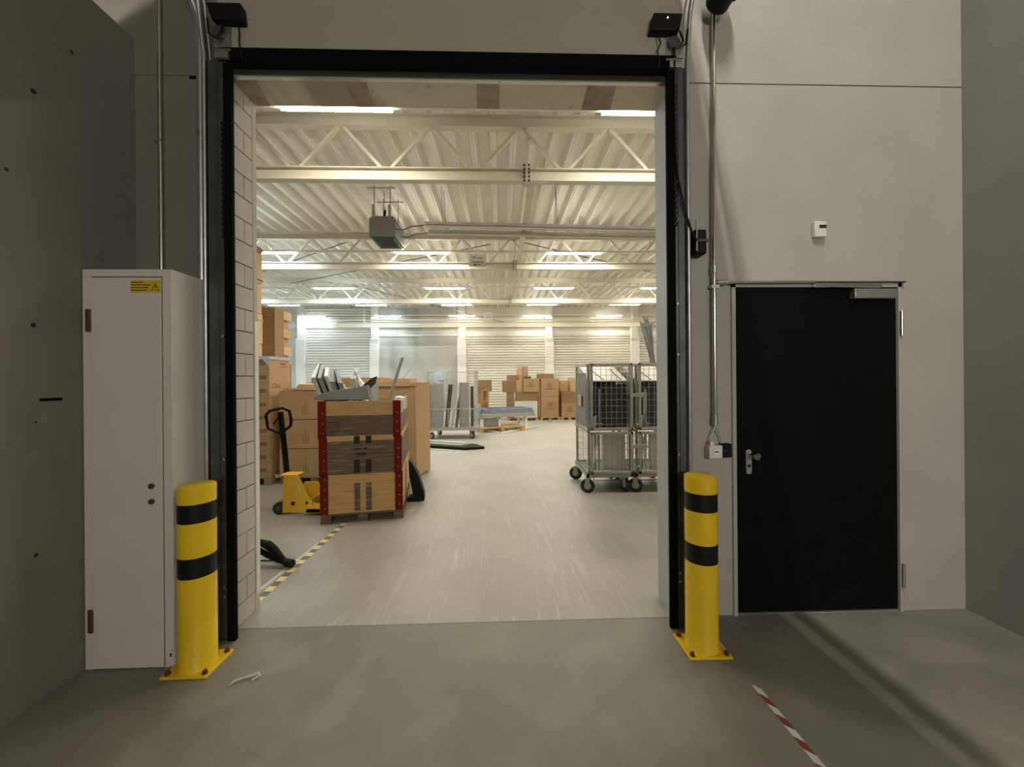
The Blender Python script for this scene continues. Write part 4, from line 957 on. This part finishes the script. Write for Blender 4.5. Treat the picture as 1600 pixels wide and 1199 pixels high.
for i, x in enumerate((.10, .62, 1.45)):
    g = MB().box(x, x + .07, .05, .12, .13 if i < 2 else .0, .40).box(x, x + .07, .62, .69, .13 if i < 2 else 0, .40).box(x, x + .07, .05, .69, .36, .41); g.apply(T2)
    solo('trestle', g, 'white', ('left', 'middle', 'right')[i] + ' white trestle under the pile of blue grey frames', 'trestle')
solo('grey_box', MB().box(0, .45, .1, .6, .14, .36).apply(T2 @ Matrix.Translation((.16, 0, 0))), 'sheet', 'grey metal box under the pile of blue grey frames', 'box')
solo('floor_board', MB().bar((.0, 8.05, .02), (1.18, 9.4, .02), .05, .03).bar((.0, 8.05, .02), (-.35, 8.5, .02), .05, .03), 'white', 'white L shaped board on the floor beside the frame pile', 'board')

# ---- cartons at the back wall
Gc = 'brown cartons piled at the back of the hall'
by = 11.3
for (x, y, w_, lab) in ((1.42, by, .72, 'pallet under the two stacked logo cartons at the back'), (2.16, by, .62, 'pallet under the right hand cartons at the back'), (.24, by, 1.12, 'pallet under the white box at the back')):
    pallet(lab, (x, y, 0), w=w_, d=.8, h=.10, m='wood')
CC = [(.51, 1.33, .102, .685, 0, 'white', None, 'low white box among the cartons at the back'),
      (.23, .50, .102, .99, .03, 'card3', m_two, 'tall narrow carton left of the white box'),
      (.56, 1.35, .69, 1.00, .02, 'card3', None, 'long carton lying on the white box'),
      (.07, .54, 1.00, 1.42, .05, 'card3', None, 'dark carton overhanging at the left of the back pile'),
      (.555, .80, 1.005, 1.42, .10, 'card2', m_two, 'pale open carton in the middle of the back pile'),
      (.82, 1.36, 1.005, 1.48, 0, 'card', m_logo, 'logo carton at the top middle of the back pile'),
      (.25, .67, 1.425, 1.62, .12, 'card3', None, 'flat carton at the top left of the back pile'),
      (.63, .82, 1.425, 1.93, .30, 'card2', None, 'slim pale carton at the very top of the back pile'),
      (.84, 1.02, 1.485, 1.93, .30, 'card', None, 'narrow carton beside the slim pale one at the top'),
      (1.45, 2.08, .102, .835, 0, 'card', m_logo, 'lower of the two big logo cartons at the back'),
      (1.45, 2.09, .84, 1.475, 0, 'card', m_logo, 'upper of the two big logo cartons at the back'),
      (1.37, 1.93, 1.478, 1.655, .1, 'card3', m_two, 'flat carton on top of the big logo cartons'),
      (2.19, 2.75, .102, .60, 0, 'card', m_logo, 'lower carton at the right of the back pile'),
      (2.19, 2.75, .603, 1.01, 0, 'card3', m_two, 'upper carton at the right of the back pile'),
      (2.10, 2.185, .102, 1.40, .3, 'card3', None, 'narrow dark carton between the big logo cartons and right pile'),
      (2.19, 2.50, 1.012, 1.40, .35, 'card2', None, 'pale upright carton behind the right hand cartons'),
      (2.52, 2.75, 1.012, 1.50, .0, 'card2', None, 'open pale carton beside the roll cage at the back'),
      (1.37, 1.44, .102, 1.40, .1, 'card2', None, 'thin pale carton standing left of the big logo cartons')]
for (a, b, z0, z1, dy, m, mk, lab) in CC:
    carton(lab, a, b, by + dy, by + dy + .62, z0, z1, m=m, marks=mk, group=Gc)
solo('small_black_box', MB().box(.86, 1.10, by - .0, by + .25, 1.482, 1.56), 'print', 'small black box on top of the back pile', 'box')
# left group beyond the cart
carton('dark carton beyond the wire cart, overhanging', -.80, -.31, by, by + .5, 1.04, 1.45, m='card3', group=Gc)
carton('tall carton beyond the wire cart, below the dark one', -.80, -.42, by + .02, by + .55, .0, 1.035, m='card', group=Gc)
carton('carton just right of the wire cart', -.95, -.66, by - .45, by - .05, .0, .62, m='card2', group=Gc)
t = thing('wooden_rack', 'small pale wooden rack beside the cartons beyond the wire cart', 'rack', (-.5, by - .2, 0))
for x in (-.62, -.42):
    for y in (by - .35, by - .05): part('post', MB().bar((x, y, 0), (x, y, 1.12), .035, .035), 'wood', t)
for z in (.3, .7, 1.10): part('rail', MB().box(-.64, -.40, by - .37, by - .33, z - .02, z + .02).box(-.64, -.40, by - .07, by - .03, z - .02, z + .02).box(-.64, -.60, by - .35, by - .05, z - .02, z + .02), 'wood', t)
